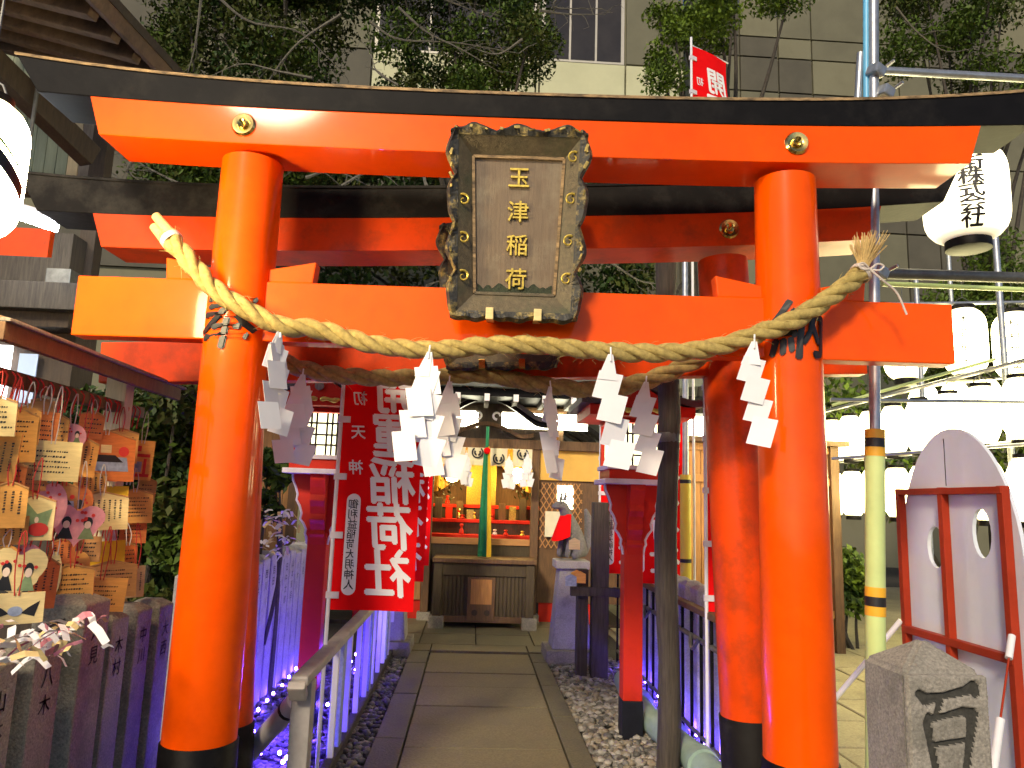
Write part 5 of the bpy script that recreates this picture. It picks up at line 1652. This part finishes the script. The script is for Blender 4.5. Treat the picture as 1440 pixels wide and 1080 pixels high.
for s in (-1, 1):
    m = MB(); m.tube([(xc_+s*.075, BD+.0045, at(677, 862, BD).z), (xc_+s*.075, BD-.001, at(677, 862, BD).z)], .035, 14); m.build('carved_crest', WOOD_DARK, ob)

# bell rope of coloured cloth
br = thing('bell_rope', 'hanging bell rope of green and yellow cloth before the shrine', 'bell rope', tuple(at(680, 783, 9.35)))
for (u0, u1, mt, dy) in ((-.085, .03, GREEN_CLOTH, 0), (.025, .085, YELLOW_CLOTH, -.01)):
    m = MB(); vv = []
    for j in range(25):
        t = j/24
        pc = at(685-4*t, 628+155*t, 9.35)
        sp = .35+.65*t**.6
        for i in range(7):
            u = u0+(u1-u0)*i/6
            vv.append((pc.x+u*sp, 9.35+dy+.016*math.sin(u*60+t*3), pc.z))
    m.add(vv, [(j*7+i, j*7+i+1, j*7+8+i, j*7+7+i) for j in range(24) for i in range(6)])
    m.build('cloth_strip', mt, br, smooth=True, fix=False)
p = at(685, 634, 9.34)
MB().lathe([(.02, -.04), (.04, -.02), (.042, .02), (.02, .04)], 12, tuple(p)).build('red_knot', RED_CLOTH, br, smooth=True)
MB().tube([at(685, 628, 9.35), at(686, 600, 9.35)], .02, 8).build('cord', GREEN_CLOTH, br, smooth=True)

# ---------------------------------------------------------------- guardian foxes with red bibs
def fox(label, x, y, face):
    pd = thing('pedestal', 'tapered stone pedestal under the %s fox' % ('right' if x > 0 else 'left'), 'pedestal', (x, y, 0))
    m = MB()
    for (w0, w1, z0, z1, nm) in ((.26, .25, 0, .16, 'plinth'), (.19, .13, .16, .92, 'shaft'), (.17, .17, .92, 1.0, 'cap')):
        c0 = [(x-w0, y-w0, z0), (x+w0, y-w0, z0), (x+w0, y+w0, z0), (x-w0, y+w0, z0)]
        c1 = [(x-w1, y-w1, z1), (x+w1, y-w1, z1), (x+w1, y+w1, z1), (x-w1, y+w1, z1)]
        MB().add(c0+c1, [(3, 2, 1, 0), (4, 5, 6, 7), (0, 1, 5, 4), (1, 2, 6, 5), (2, 3, 7, 6), (3, 0, 4, 7)]).build(nm, GRANITE_PALE if nm != 'plinth' else GRANITE_DARK, pd, bevel=.01)
    o = thing('fox_statue', label, 'fox statue', (x, y, 1.0), (0, 0, face))
    o.scale = (1.35, 1.35, 1.35)
    # seated body: skinned skeleton, +x is forward
    J = [(-.06, 0, .07, .075), (-.02, 0, .16, .075), (.02, 0, .25, .062), (.05, 0, .32, .045), (.08, 0, .40, .048), (.13, 0, .40, .036), (.18, 0, .385, .016),
         (.045, .045, .20, .030), (.06, .05, .10, .022), (.075, .05, .015, .022), (.045, -.045, .20, .030), (.06, -.05, .10, .022), (.075, -.05, .015, .022),
         (-.02, .08, .06, .045), (.05, .08, .02, .022), (-.02, -.08, .06, .045), (.05, -.08, .02, .022),
         (-.13, 0, .05, .030), (-.17, 0, .16, .038), (-.17, 0, .28, .040), (-.13, 0, .38, .012)]
    E_ = [(0, 1), (1, 2), (2, 3), (3, 4), (4, 5), (5, 6), (2, 7), (7, 8), (8, 9), (2, 10), (10, 11), (11, 12), (0, 13), (13, 14), (0, 15), (15, 16), (0, 17), (17, 18), (18, 19), (19, 20)]
    me = bpy.data.meshes.new('body')
    me.from_pydata([j[:3] for j in J], E_, [])
    ob_ = bpy.data.objects.new('body', me); COL.objects.link(ob_)
    sk = ob_.modifiers.new('skin', 'SKIN'); ss = ob_.modifiers.new('sub', 'SUBSURF'); ss.levels = ss.render_levels = 2
    for i, j in enumerate(J):
        me.skin_vertices[0].data[i].radius = (j[3], j[3])
    me.skin_vertices[0].data[0].use_root = True
    dg = bpy.context.evaluated_depsgraph_get(); dg.update()
    nm = bpy.data.meshes.new_from_object(ob_.evaluated_get(dg))
    bpy.data.objects.remove(ob_)
    nm.materials.clear(); nm.materials.append(STONE_FOX)
    for p in nm.polygons: p.use_smooth = True
    b_ = link_mesh('body', nm, o, local=True)
    for s in (-1, 1):
        MB().add([(.07, s*.015, .435), (.105, s*.020, .435), (.085, s*.045, .43), (.080, s*.032, .52)], [(0, 1, 3), (1, 2, 3), (2, 0, 3), (0, 2, 1)]).build('ear', STONE_FOX, o, local=True)
        m = MB(); m.lathe([(.0, -.006), (.007, 0), (.0, .006)], 8, (.125, s*.030, .415)); m.build('eye', INK, o, local=True)
    m = MB(); vv = []
    for j in range(6):
        for i in range(13):
            t = -1.35+2.7*i/12
            r_ = .055+.042*j/5
            vv.append((.035+.03*j/5+r_*math.cos(t), r_*1.05*math.sin(t), .335-.20*j/5*(.75+.25*math.cos(t))))
    m.add(vv, [(j*13+i, j*13+i+1, j*13+14+i, j*13+13+i) for j in range(5) for i in range(12)])
    m.build('red_bib', RED_CLOTH, o, smooth=True, local=True, fix=False)
    return o
fox('grey stone fox with red bib seated on the right pedestal', 1.02, 7.62, R_(-150))
fox('grey stone fox with red bib on the left, mostly behind banners', -.80, 7.86, R_(-30))

# small wooden stand with hanging charms before the right fox
ws = thing('charm_stand', 'dark wooden stand with arm and small hanging charms by the right fox', 'stand', (1.02, 6.95, 0))
p1_, p2_ = ground(812, 948), ground(838, 952)
MB().box(p1_.x-.05, p1_.x+.05, 6.9, 7.0, 0, at(812, 800, 6.95).z).build('post', WOOD_POST, ws, bevel=.006)
MB().box(p2_.x-.075, p2_.x+.075, 6.85, 6.99, 0, at(838, 706, 6.9).z).build('post', WOOD_POST, ws, bevel=.006)
za = at(850, 832, 6.9).z
MB().box(p1_.x-.12, p2_.x+.30, 6.84, 6.90, za-.04, za+.04).build('arm', WOOD_POST, ws, bevel=.006)
ztop = at(820, 742, 6.9).z
for k, (px, py, mt) in enumerate(((808, 765, EMA_PALE), (811, 810, EMA_WOOD), (816, 812, EMA_WOOD), (803, 816, BLUE_PRINT))):
    p = at(px, py, 6.80-.01*k)
    MB().prism([(-.05, -.05), (.05, -.05), (.05, .03), (0, .055), (-.05, .03)], tuple(p), (1, 0, 0), (0, 0, 1), (0, .008, 0)).build('charm', mt, ws)

# ================================================================ LEFT HALL (behind the plaque rack)
HD = 5.6
lh = thing('wooden_hall', 'dark timber hall with deep eaves at the upper left', 'hall', (-3.6, 6.5, 0))
a, b = at(118, 420, HD), at(122, 120, HD)
MB().box(a.x-.06, a.x+.06, HD-.06, HD+.06, 0, b.z+.3).build('column', WOOD_DARK, lh, bevel=.008)
# eave: roof plane falling towards the right with rafters under it
r0 = at(262, 118, 4.9); r1 = at(135, -20, 3.9)
ev = (r1-r0)
up_l = Vector((-3.2, .9, 1.15))
q = [r0, r1+ev*.3, r1+ev*.3+up_l, r0+up_l]
nrm = (q[1]-q[0]).cross(q[3]-q[0]).normalized()
if nrm.z < 0: nrm = -nrm
MB().add([p for p in q]+[p+nrm*.05 for p in q], [(0, 1, 2, 3), (7, 6, 5, 4), (0, 4, 5, 1), (1, 5, 6, 2), (2, 6, 7, 3), (3, 7, 4, 0)]).build('roof', WOOD_DARK, lh)
MB().bar(q[0]-nrm*.03+up_l*.01, q[1]-nrm*.03+up_l*.01, .05, .11, up=nrm).build('eave_board', WOOD_EAVE, lh, bevel=.006)
MB().bar(q[0]+up_l*.10-nrm*.02, q[1]+up_l*.10-nrm*.02, .10, .06, up=nrm).build('eave_board', WOOD_EAVE, lh, bevel=.006)
for k in range(7):
    t = k/6
    s_ = q[0]+(q[1]-q[0])*t
    MB().bar(s_+up_l*.02-nrm*.08, s_+up_l*.95-nrm*.08, .07, .10, up=nrm).build('rafter', WOOD_EAVE, lh, bevel=.006)
MB().bar(at(128, 222, 5.2), at(-60, 40, 4.3), .12, .16).build('hip_rafter', WOOD_DARK, lh, bevel=.01)
MB().bar(at(-40, -10, 5.4), at(70, 90, 5.9), .12, .14).build('purlin', WOOD_EAVE, lh, bevel=.01)
# board wall high up
x0, x1 = at(0, 200, HD+.25).x-.8, at(126, 200, HD+.25).x
x = x0
zw0, zw1 = at(60, 262, HD+.25).z, at(60, 40, HD+.25).z
k = 0
while x < x1:
    MB().box(x+.003, x+.087, HD+.25, HD+.28, zw0, zw1).build('wall_board', GREEN_WALL if x < at(85, 200, HD+.25).x else WOOD_PALE if k % 3 == 0 else WOOD_GREY, lh)
    x += .09; k += 1
p0_, p1_ = at(-60, 250, HD-.1), at(112, 262, HD-.1)
MB().box(p0_.x-1.4, p1_.x, HD-.0, HD+.14, p1_.z-.02, p1_.z+.10).build('tie_beam', WOOD_DARK, lh, bevel=.006)
# lower tier: blocks, ledge, posts
def pbox(name, px0, py0, px1, py1, d, dep, mt, bev=.006):
    a, b = at(px0, py1, d), at(px1, py0, d)
    return MB().box(a.x, b.x, d, d+dep, a.z, b.z).build(name, mt, lh, bevel=bev)
pbox('capital', 70, 328, 104, 378, HD-.25, .25, WOOD_POST)
pbox('capital_foot', 62, 378, 100, 400, HD-.30, .3, GALV_DARK)
pbox('ledge', -160, 398, 112, 424, HD-.5, .5, WOOD_POST)
pbox('under_beam', -160, 424, 100, 450, HD-.4, .4, WOOD_DARK)
pbox('ledge', -160, 362, 76, 386, HD-.2, .3, WOOD_POST)
pbox('red_beam', -160, 322, 72, 356, HD+.1, .12, ORANGE_OLD)
a = at(55, 480, HD-.2); b = at(106, 480, HD-.2)
MB().box(a.x, b.x, HD-.2, HD+.1, 0, at(80, 426, HD-.2).z).build('column', WOOD_DARK, lh, bevel=.008)
pbox('blue_notice', 18, 498, 54, 566, HD-.25, .01, BLUE_PAPER, 0)
pbox('lit_window', -120, 486, 17, 580, HD+.2, .02, SHOP_GLOW, 0)
pbox('wall', -400, 450, 60, 760, HD+.3, .05, WOOD_DARK, 0)
pbox('bracket', 20, 440, 60, 470, HD-.3, .3, WOOD_DARK)
fx = thing('fluorescent_lamp', 'bright white fluorescent tube under the left hall eave', 'lamp', tuple(at(40, 310, 4.6)))
MB().tube([at(-20, 288, 4.55), at(82, 322, 4.75)], .026, 12).build('tube', TUBE_WHITE, fx, smooth=True)
MB().bar(at(-24, 276, 4.57), at(86, 309, 4.77), .07, .04).build('fitting', WHITE_TRIM, fx, bevel=.006)
a = at(30, 280, 4.7)
MB().tube([a, a+Vector((0, 0, .9))], .012, 6).build('hanger', GALV_DARK, fx)

# side walls left and right of the shrine (warm cedar)
def cedar_wall(label, x0, x1, y, z1, lamp=None):
    o = thing('cedar_fence', label, 'fence', ((x0+x1)/2, y, 0))
    x = x0
    while x < x1-.02:
        w_ = min(.16, x1-x)
        MB().box(x+.003, x+w_-.003, y, y+.025, .05, z1-.09).build('board', WOOD_ORANGE, o, bevel=.003)
        x += .16
    for z in (.4, z1-.45, z1-.09):
        MB().box(x0, x1, y-.03, y-.002, z, z+.08).build('rail', WOOD_ORANGE, o, bevel=.004)
    x = x0
    while x <= x1+.01:
        MB().box(x-.05, x+.05, y-.06, y+.06, 0, z1).build('post', WOOD_BROWN, o, bevel=.006)
        x += (x1-x0)/2
    MB().box(x0-.15, x1+.15, y-.12, y+.14, z1, z1+.06).build('capping', WOOD_BROWN, o, bevel=.006)
    return o
cedar_wall('warm cedar board fence behind the right pillars', 2.25, 4.1, 8.3, 2.3)
cedar_wall('warm cedar board fence behind the left lantern stand', -4.2, -2.0, 8.5, 2.35)
# lit signs shining over the fences
for nm, lb, (px0, py0, px1, py1), d in (('light_box', 'bright white light box above the left cedar fence', (376, 566, 428, 592), 9.2), ('light_box', 'bright white light box above the right cedar fence', (948, 586, 990, 616), 9.0)):
    a, b = at(px0, py1, d), at(px1, py0, d)
    o = thing(nm, lb, 'light box', ((a.x+b.x)/2, d, 0))
    MB().box(a.x, b.x, d, d+.12, a.z, b.z).build('lit_panel', LAMP_PANEL, o)
    MB().box(a.x-.03, b.x+.03, d-.01, d+.14, b.z, b.z+.04).build('casing', GALV, o)
    for x in (a.x+.05, b.x-.05):
        MB().tube([(x, d+.06, 0), (x, d+.06, a.z)], .03, 8).build('leg', GALV_DARK, o)

# ================================================================ PLANTS AND TREES
def leaves(name, centers, n, size, mats, parent, seed, flat=.5):
    """n leaf blades scattered round weighted clump centres (x, y, z, radius)"""
    r = np.random.default_rng(seed)
    c = np.array(centers, dtype=float)
    wts = c[:, 3]**2; wts /= wts.sum()
    idx = r.choice(len(c), n, p=wts)
    dirs = r.normal(size=(n, 3)); dirs /= np.linalg.norm(dirs, axis=1)[:, None]
    rad = c[idx, 3]*(r.random(n)**.45)
    p = c[idx, :3] + dirs*rad[:, None]*np.array([1, 1, .75])
    ax = r.normal(size=(n, 3)); ax[:, 2] -= .4; ax /= np.linalg.norm(ax, axis=1)[:, None]
    up = r.normal(size=(n, 3))*flat + np.array([0, -.3, 1.0])
    sd = np.cross(ax, up); sd /= np.linalg.norm(sd, axis=1)[:, None]
    nn = np.cross(sd, ax)
    L = size*(.6+.8*r.random(n))[:, None]; W = L*.52
    v = np.stack([p-ax*L*.5, p+sd*W*.5+nn*L*.06, p+ax*L*.5, p-sd*W*.5+nn*L*.06], axis=1).reshape(-1, 3)
    f = np.arange(n*4).reshape(-1, 4)
    o = shell(v, f, name, mats[0], parent)
    if parent is not None and parent.name in MATRICES: o.matrix_parent_inverse = MATRICES[parent.name].inverted()
    for m_ in mats[1:]: o.data.materials.append(m_)
    # each clump leans to one tone
    tone = (idx*7) % len(mats)
    mi = np.where(r.random(n) < .65, tone, r.integers(0, len(mats), n))
    o.data.polygons.foreach_set('material_index', mi.astype(np.int32))
    return o
def bush(label, pixels, seed, n, size, mats, cat='bush', stems=5, name='leafy_bush', rad=(.16, .30)):
    rs = random.Random(seed)
    cs = []
    for px, py, d in pixels:
        p = at(px, py, d); cs.append((p.x, p.y, p.z, rs.uniform(*rad)))
    bx = sum(c[0] for c in cs)/len(cs); by = sum(c[1] for c in cs)/len(cs)
    o = thing(name, label, cat, (bx, by, 0))
    for k in range(stems):
        c = cs[k*len(cs)//stems]
        MB().tube(smooth_path([(bx+rs.uniform(-.15, .15), by+rs.uniform(-.1, .1), 0), ((bx+c[0])/2+rs.uniform(-.1, .1), (by+c[1])/2, c[2]*.55), c[:3]], 10), [.02-.0014*i for i in range(10)], 6).build('stem', BARK_DARK, o, smooth=True)
    leaves('foliage', cs, n, size, mats, o, seed)
    return o
bush('dark green leafy bush between the prayer plaques and the left pillar',
     [(x, y, 4.75+.2*((x+y) % 3)) for x, y in ((130, 575), (200, 570), (250, 560), (230, 620), (265, 640), (215, 680), (240, 720), (262, 770), (215, 770), (235, 820), (205, 845), (180, 600), (275, 600), (250, 690), (200, 720), (150, 620), (120, 660), (225, 860), (190, 640))],
     21, 9000, .07, [LEAF[0], LEAF[1], LEAF[3], LEAF[0]], stems=7)
bush('small leafy shrub just behind the left pillar below the cedar fence', [(x, y, 5.9) for x, y in ((378, 650), (388, 680), (375, 700), (392, 660), (384, 720))], 22, 900, .08, [LEAF[0], LEAF[1]], stems=3, rad=(.08, .15))
bush('round green shrub in the plaza behind the right pillar', [(x, y, 8.6) for x, y in ((1185, 790), (1200, 810), (1180, 830), (1210, 830), (1195, 850))], 23, 1500, .10, [LEAF[1], LEAF[2], LEAF[0]], stems=4, rad=(.14, .26))
bush('low clipped hedge behind the rows of lanterns', [(1170+k*26, 560+((k*37) % 150), 11.5) for k in range(14)], 24, 5200, .13, [LEAF[1], LEAF[0], LEAF[3], LEAF[2]], name='hedge', cat='hedge', stems=6, rad=(.45, .8))

def tree(label, base, trunk, crowns, seed, n, size, mats, bare=(), name='tree', bark=BARK_DARK):
    rs = random.Random(seed)
    o = thing(name, label, 'tree', base)
    tp_ = smooth_path(trunk, 16)
    MB().tube(tp_, [.17-.008*i for i in range(16)], 10).build('trunk', bark, o, smooth=True)
    for k, c in enumerate(crowns):
        if k % 2 == 0:
            s_ = tp_[rs.randint(7, 14)]
            e = Vector(c[:3]); mid = (s_+e)/2+Vector((rs.uniform(-.3, .3), rs.uniform(-.3, .3), rs.uniform(.0, .4)))
            MB().tube(smooth_path([s_, mid, e], 12), [.06-.004*i for i in range(12)], 6).build('limb', bark, o, smooth=True)
    for pts in bare:                         # pale leafless branches
        m = MB()
        P_ = smooth_path(pts, 14)
        m.tube(P_, [.022-.0014*i for i in range(14)], 5)
        for i in range(3, 14, 2):
            d = (P_[i]-P_[i-1]).normalized()
            sd = Vector((rs.gauss(0, 1), rs.gauss(0, 1), rs.gauss(0, 1)))
            sd = (d*.8+sd*.6).normalized()
            e = P_[i]+sd*rs.uniform(.15, .45)
            m.tube([P_[i], (P_[i]+e)/2+Vector((0, 0, .03)), e], [.008, .006, .003], 4)
            e2 = e+Vector((rs.gauss(0, .12), rs.gauss(0, .1), rs.gauss(0, .12)))
            m.tube([e, e2], [.004, .002], 4)
        m.build('bare_branch', BARK, o, fix=False)
    leaves('crown', crowns, n, size, mats, o, seed)
    return o
def crown_px(lst, d, rad, seed):
    rs = random.Random(seed)
    out = []
    for px, py in lst:
        dd = d+rs.uniform(-.8, .8)
        p = at(px, py, dd); out.append((p.x, p.y, p.z, rad*rs.uniform(.6, 1.15)))
    return out
def B(d, *pp): return [at(x, y, d+.1*i) for i, (x, y) in enumerate(pp)]
rs = random.Random(9)
c1 = crown_px([(rs.uniform(240, 520), rs.uniform(-60, 250)) for _ in range(46)] + [(rs.uniform(230, 420), rs.uniform(210, 270)) for _ in range(14)], 12.5, .85, 3)
tb = at(330, 700, 13); tb.z = 0
tree('broad dark evergreen tree behind the left half of the gates', tuple(tb), [tb, tb+Vector((.1, 0, 1.5)), tb+Vector((-.2, .1, 3.5)), tb+Vector((.2, 0, 6.5))], c1, 31, 60000, .10, [LEAF[3], LEAF[0], LEAF[1], LEAF[3]],
     bare=[B(9.5, (285, -20), (275, 60), (262, 110)), B(9.5, (300, -10), (350, 30), (420, 45), (470, 90)), B(9.5, (440, 110), (390, 100), (340, 90), (290, 110)), B(9.5, (480, 20), (420, 60), (380, 110), (360, 150)),
           B(8.5, (128, 225), (150, 245), (190, 258)), B(8.5, (200, 215), (180, 240), (215, 265)), B(8.5, (260, 262), (225, 245), (170, 215)), B(8.5, (330, 258), (350, 235), (345, 215)), B(8.5, (480, 262), (510, 245), (540, 240)), B(8.5, (600, 262), (590, 240), (560, 240)), B(8.5, (430, 250), (470, 240), (520, 262))], bark=BARK_DARK)
c2 = crown_px([(rs.uniform(540, 770), rs.uniform(-40, 130)) for _ in range(26)] + [(590, 100), (620, 110), (720, 110), (750, 95), (700, 90), (660, 120)], 12.0, .55, 4)
tb = at(640, 700, 13.5); tb.z = 0
tree('leafy tree with pale bare branches in front of the concrete building', tuple(tb), [tb, tb+Vector((0, 0, 2.5)), tb+Vector((.3, 0, 5)), tb+Vector((.1, 0, 8))], c2, 32, 22000, .085, [LEAF[3], LEAF[1], LEAF[0]],
     bare=[B(10, (560, 10), (600, 45), (650, 70), (700, 100)), B(10, (600, -10), (640, 5), (690, 25)), B(10, (520, 30), (560, 55), (640, 60), (730, 75)), B(10, (735, 55), (700, 76), (660, 66)), B(10, (760, 15), (800, 20), (850, 20)), B(10, (560, 120), (530, 100), (522, 75)), B(10, (790, -10), (780, 10), (830, 12))])
c3 = crown_px([(rs.uniform(920, 1045), rs.uniform(-40, 60)) for _ in range(12)] + [(925, 90), (935, 110), (930, 75), (1000, 60), (1110, -5), (1080, 0)], 11.0, .38, 5)
tb = at(985, 700, 12); tb.z = 0
tree('bright green leafy tree above the centre right of the near gate', tuple(tb), [tb, tb+Vector((0, 0, 2.5)), tb+Vector((.2, 0, 5)), tb+Vector((.1, 0, 8.4))], c3, 33, 10000, .08, [LEAF[2], LEAF[1], LEAF[2]])
c4 = crown_px([(rs.uniform(1260, 1480), rs.uniform(-40, 90)) for _ in range(18)] + [(rs.uniform(1360, 1480), rs.uniform(80, 420)) for _ in range(14)] + [(rs.uniform(1240, 1460), rs.uniform(390, 560)) for _ in range(16)], 13, .6, 6)
tb = at(1400, 700, 13.6); tb.z = 0
tree('dim green tree at the right behind the hanging lanterns', tuple(tb), [tb, tb+Vector((0, 0, 2.5)), tb+Vector((.2, 0, 5)), tb+Vector((.1, 0, 8.4))], c4, 34, 26000, .095, [LEAF[3], LEAF[1], LEAF[1]],
     bare=[B(11, (1260, 10), (1290, 45), (1330, 72), (1370, 68))])
c5 = crown_px([(rs.uniform(380, 960), rs.uniform(330, 420)) for _ in range(24)] + [(rs.uniform(240, 640), rs.uniform(235, 262)) for _ in range(14)] + [(rs.uniform(830, 1240), rs.uniform(235, 270)) for _ in range(10)], 14.5, .7, 7)
tb = at(860, 700, 15); tb.z = 0
tree('dark tree filling the gap behind the shrine roof', tuple(tb), [tb, tb+Vector((0, 0, 1.5)), tb+Vector((.2, 0, 3)), tb+Vector((.1, 0, 5.4))], c5, 35, 14000, .15, [LEAF[0], LEAF[3], LEAF[0]],
     bare=[B(11, (860, 370), (900, 395), (935, 400)), B(11, (700, 380), (640, 390), (600, 400))])

# ================================================================ BUILDINGS BEHIND
def facade(name, label, d, px0, px1, ztop, cols, rows, depth, kinds):
    """cols: pixel edges of the panel columns, rows: pixel edges of the panel rows"""
    xa, xb = at(px0, 100, d).x, at(px1, 100, d).x
    o = thing(name, label, 'building', ((xa+xb)/2, d+depth/2, 0))
    MB().box(xa, xb, d+.12, d+depth, 0, ztop).build('wall', CONCRETE, o)
    for i in range(len(cols)-1):
        for j in range(len(rows)-1):
            k = kinds(i, j)
            if k is None: continue
            x0, x1 = at(cols[i], 60, d).x, at(cols[i+1], 60, d).x
            z1, z0 = at(700, rows[j], d).z, at(700, rows[j+1], d).z
            if k == 'window':
                w = MB().box(x0+.03, x1-.03, d+.06, d+.118, z0+.03, z1-.03).build('window', ALU, o)
                n = 3
                for q in range(n):
                    xx0 = x0+.1+(x1-x0-.2)*q/n; xx1 = x0+.1+(x1-x0-.2)*(q+1)/n
                    MB().box(xx0+.03, xx1-.03, d+.045, d+.058, z0+.10, z1-.10).build('pane', WINDOW_DARK, w)
            else:
                MB().box(x0+.025, x1-.025, d, d+.118, z0+.025, z1-.025).build('panel', k, o, bevel=.01)
    return o
def k1(i, j):
    if j == 1: return 'window' if i in (1, 3) else PANEL_GREY
    if j == 2: return PANEL_PALE if i != 0 else PANEL_DIM
    return (PANEL_GREY, PANEL_DIM)[(i+j) % 2]
facade('concrete_building', 'pale concrete building with a window band above the near gate', 19, 380, 962, 16, [380, 525, 755, 760, 880, 956, 962], [-220, -70, 80, 140, 235, 330, 420], 8, k1)
def k2(i, j):
    return (PANEL_GREY, PANEL_DIM, CONCRETE, PANEL_GREY, PANEL_DIM)[(i*3+j*2) % 5]
facade('panelled_building', 'dim building clad in square panels at the upper right', 22, 962, 1700, 18, [962, 1040, 1094, 1141, 1261, 1305, 1400, 1500, 1600, 1700], [-260, -150, -60, 28, 57, 106, 200, 300, 400, 500], 8, k2)
def k3(i, j): return (PANEL_DIM, CONCRETE)[(i+j) % 2]
facade('far_building', 'dark building far behind the trees on the left', 24, -900, 380, 17, [-900, -500, -200, 100, 380], [-260, -80, 80, 240, 400], 8, k3)
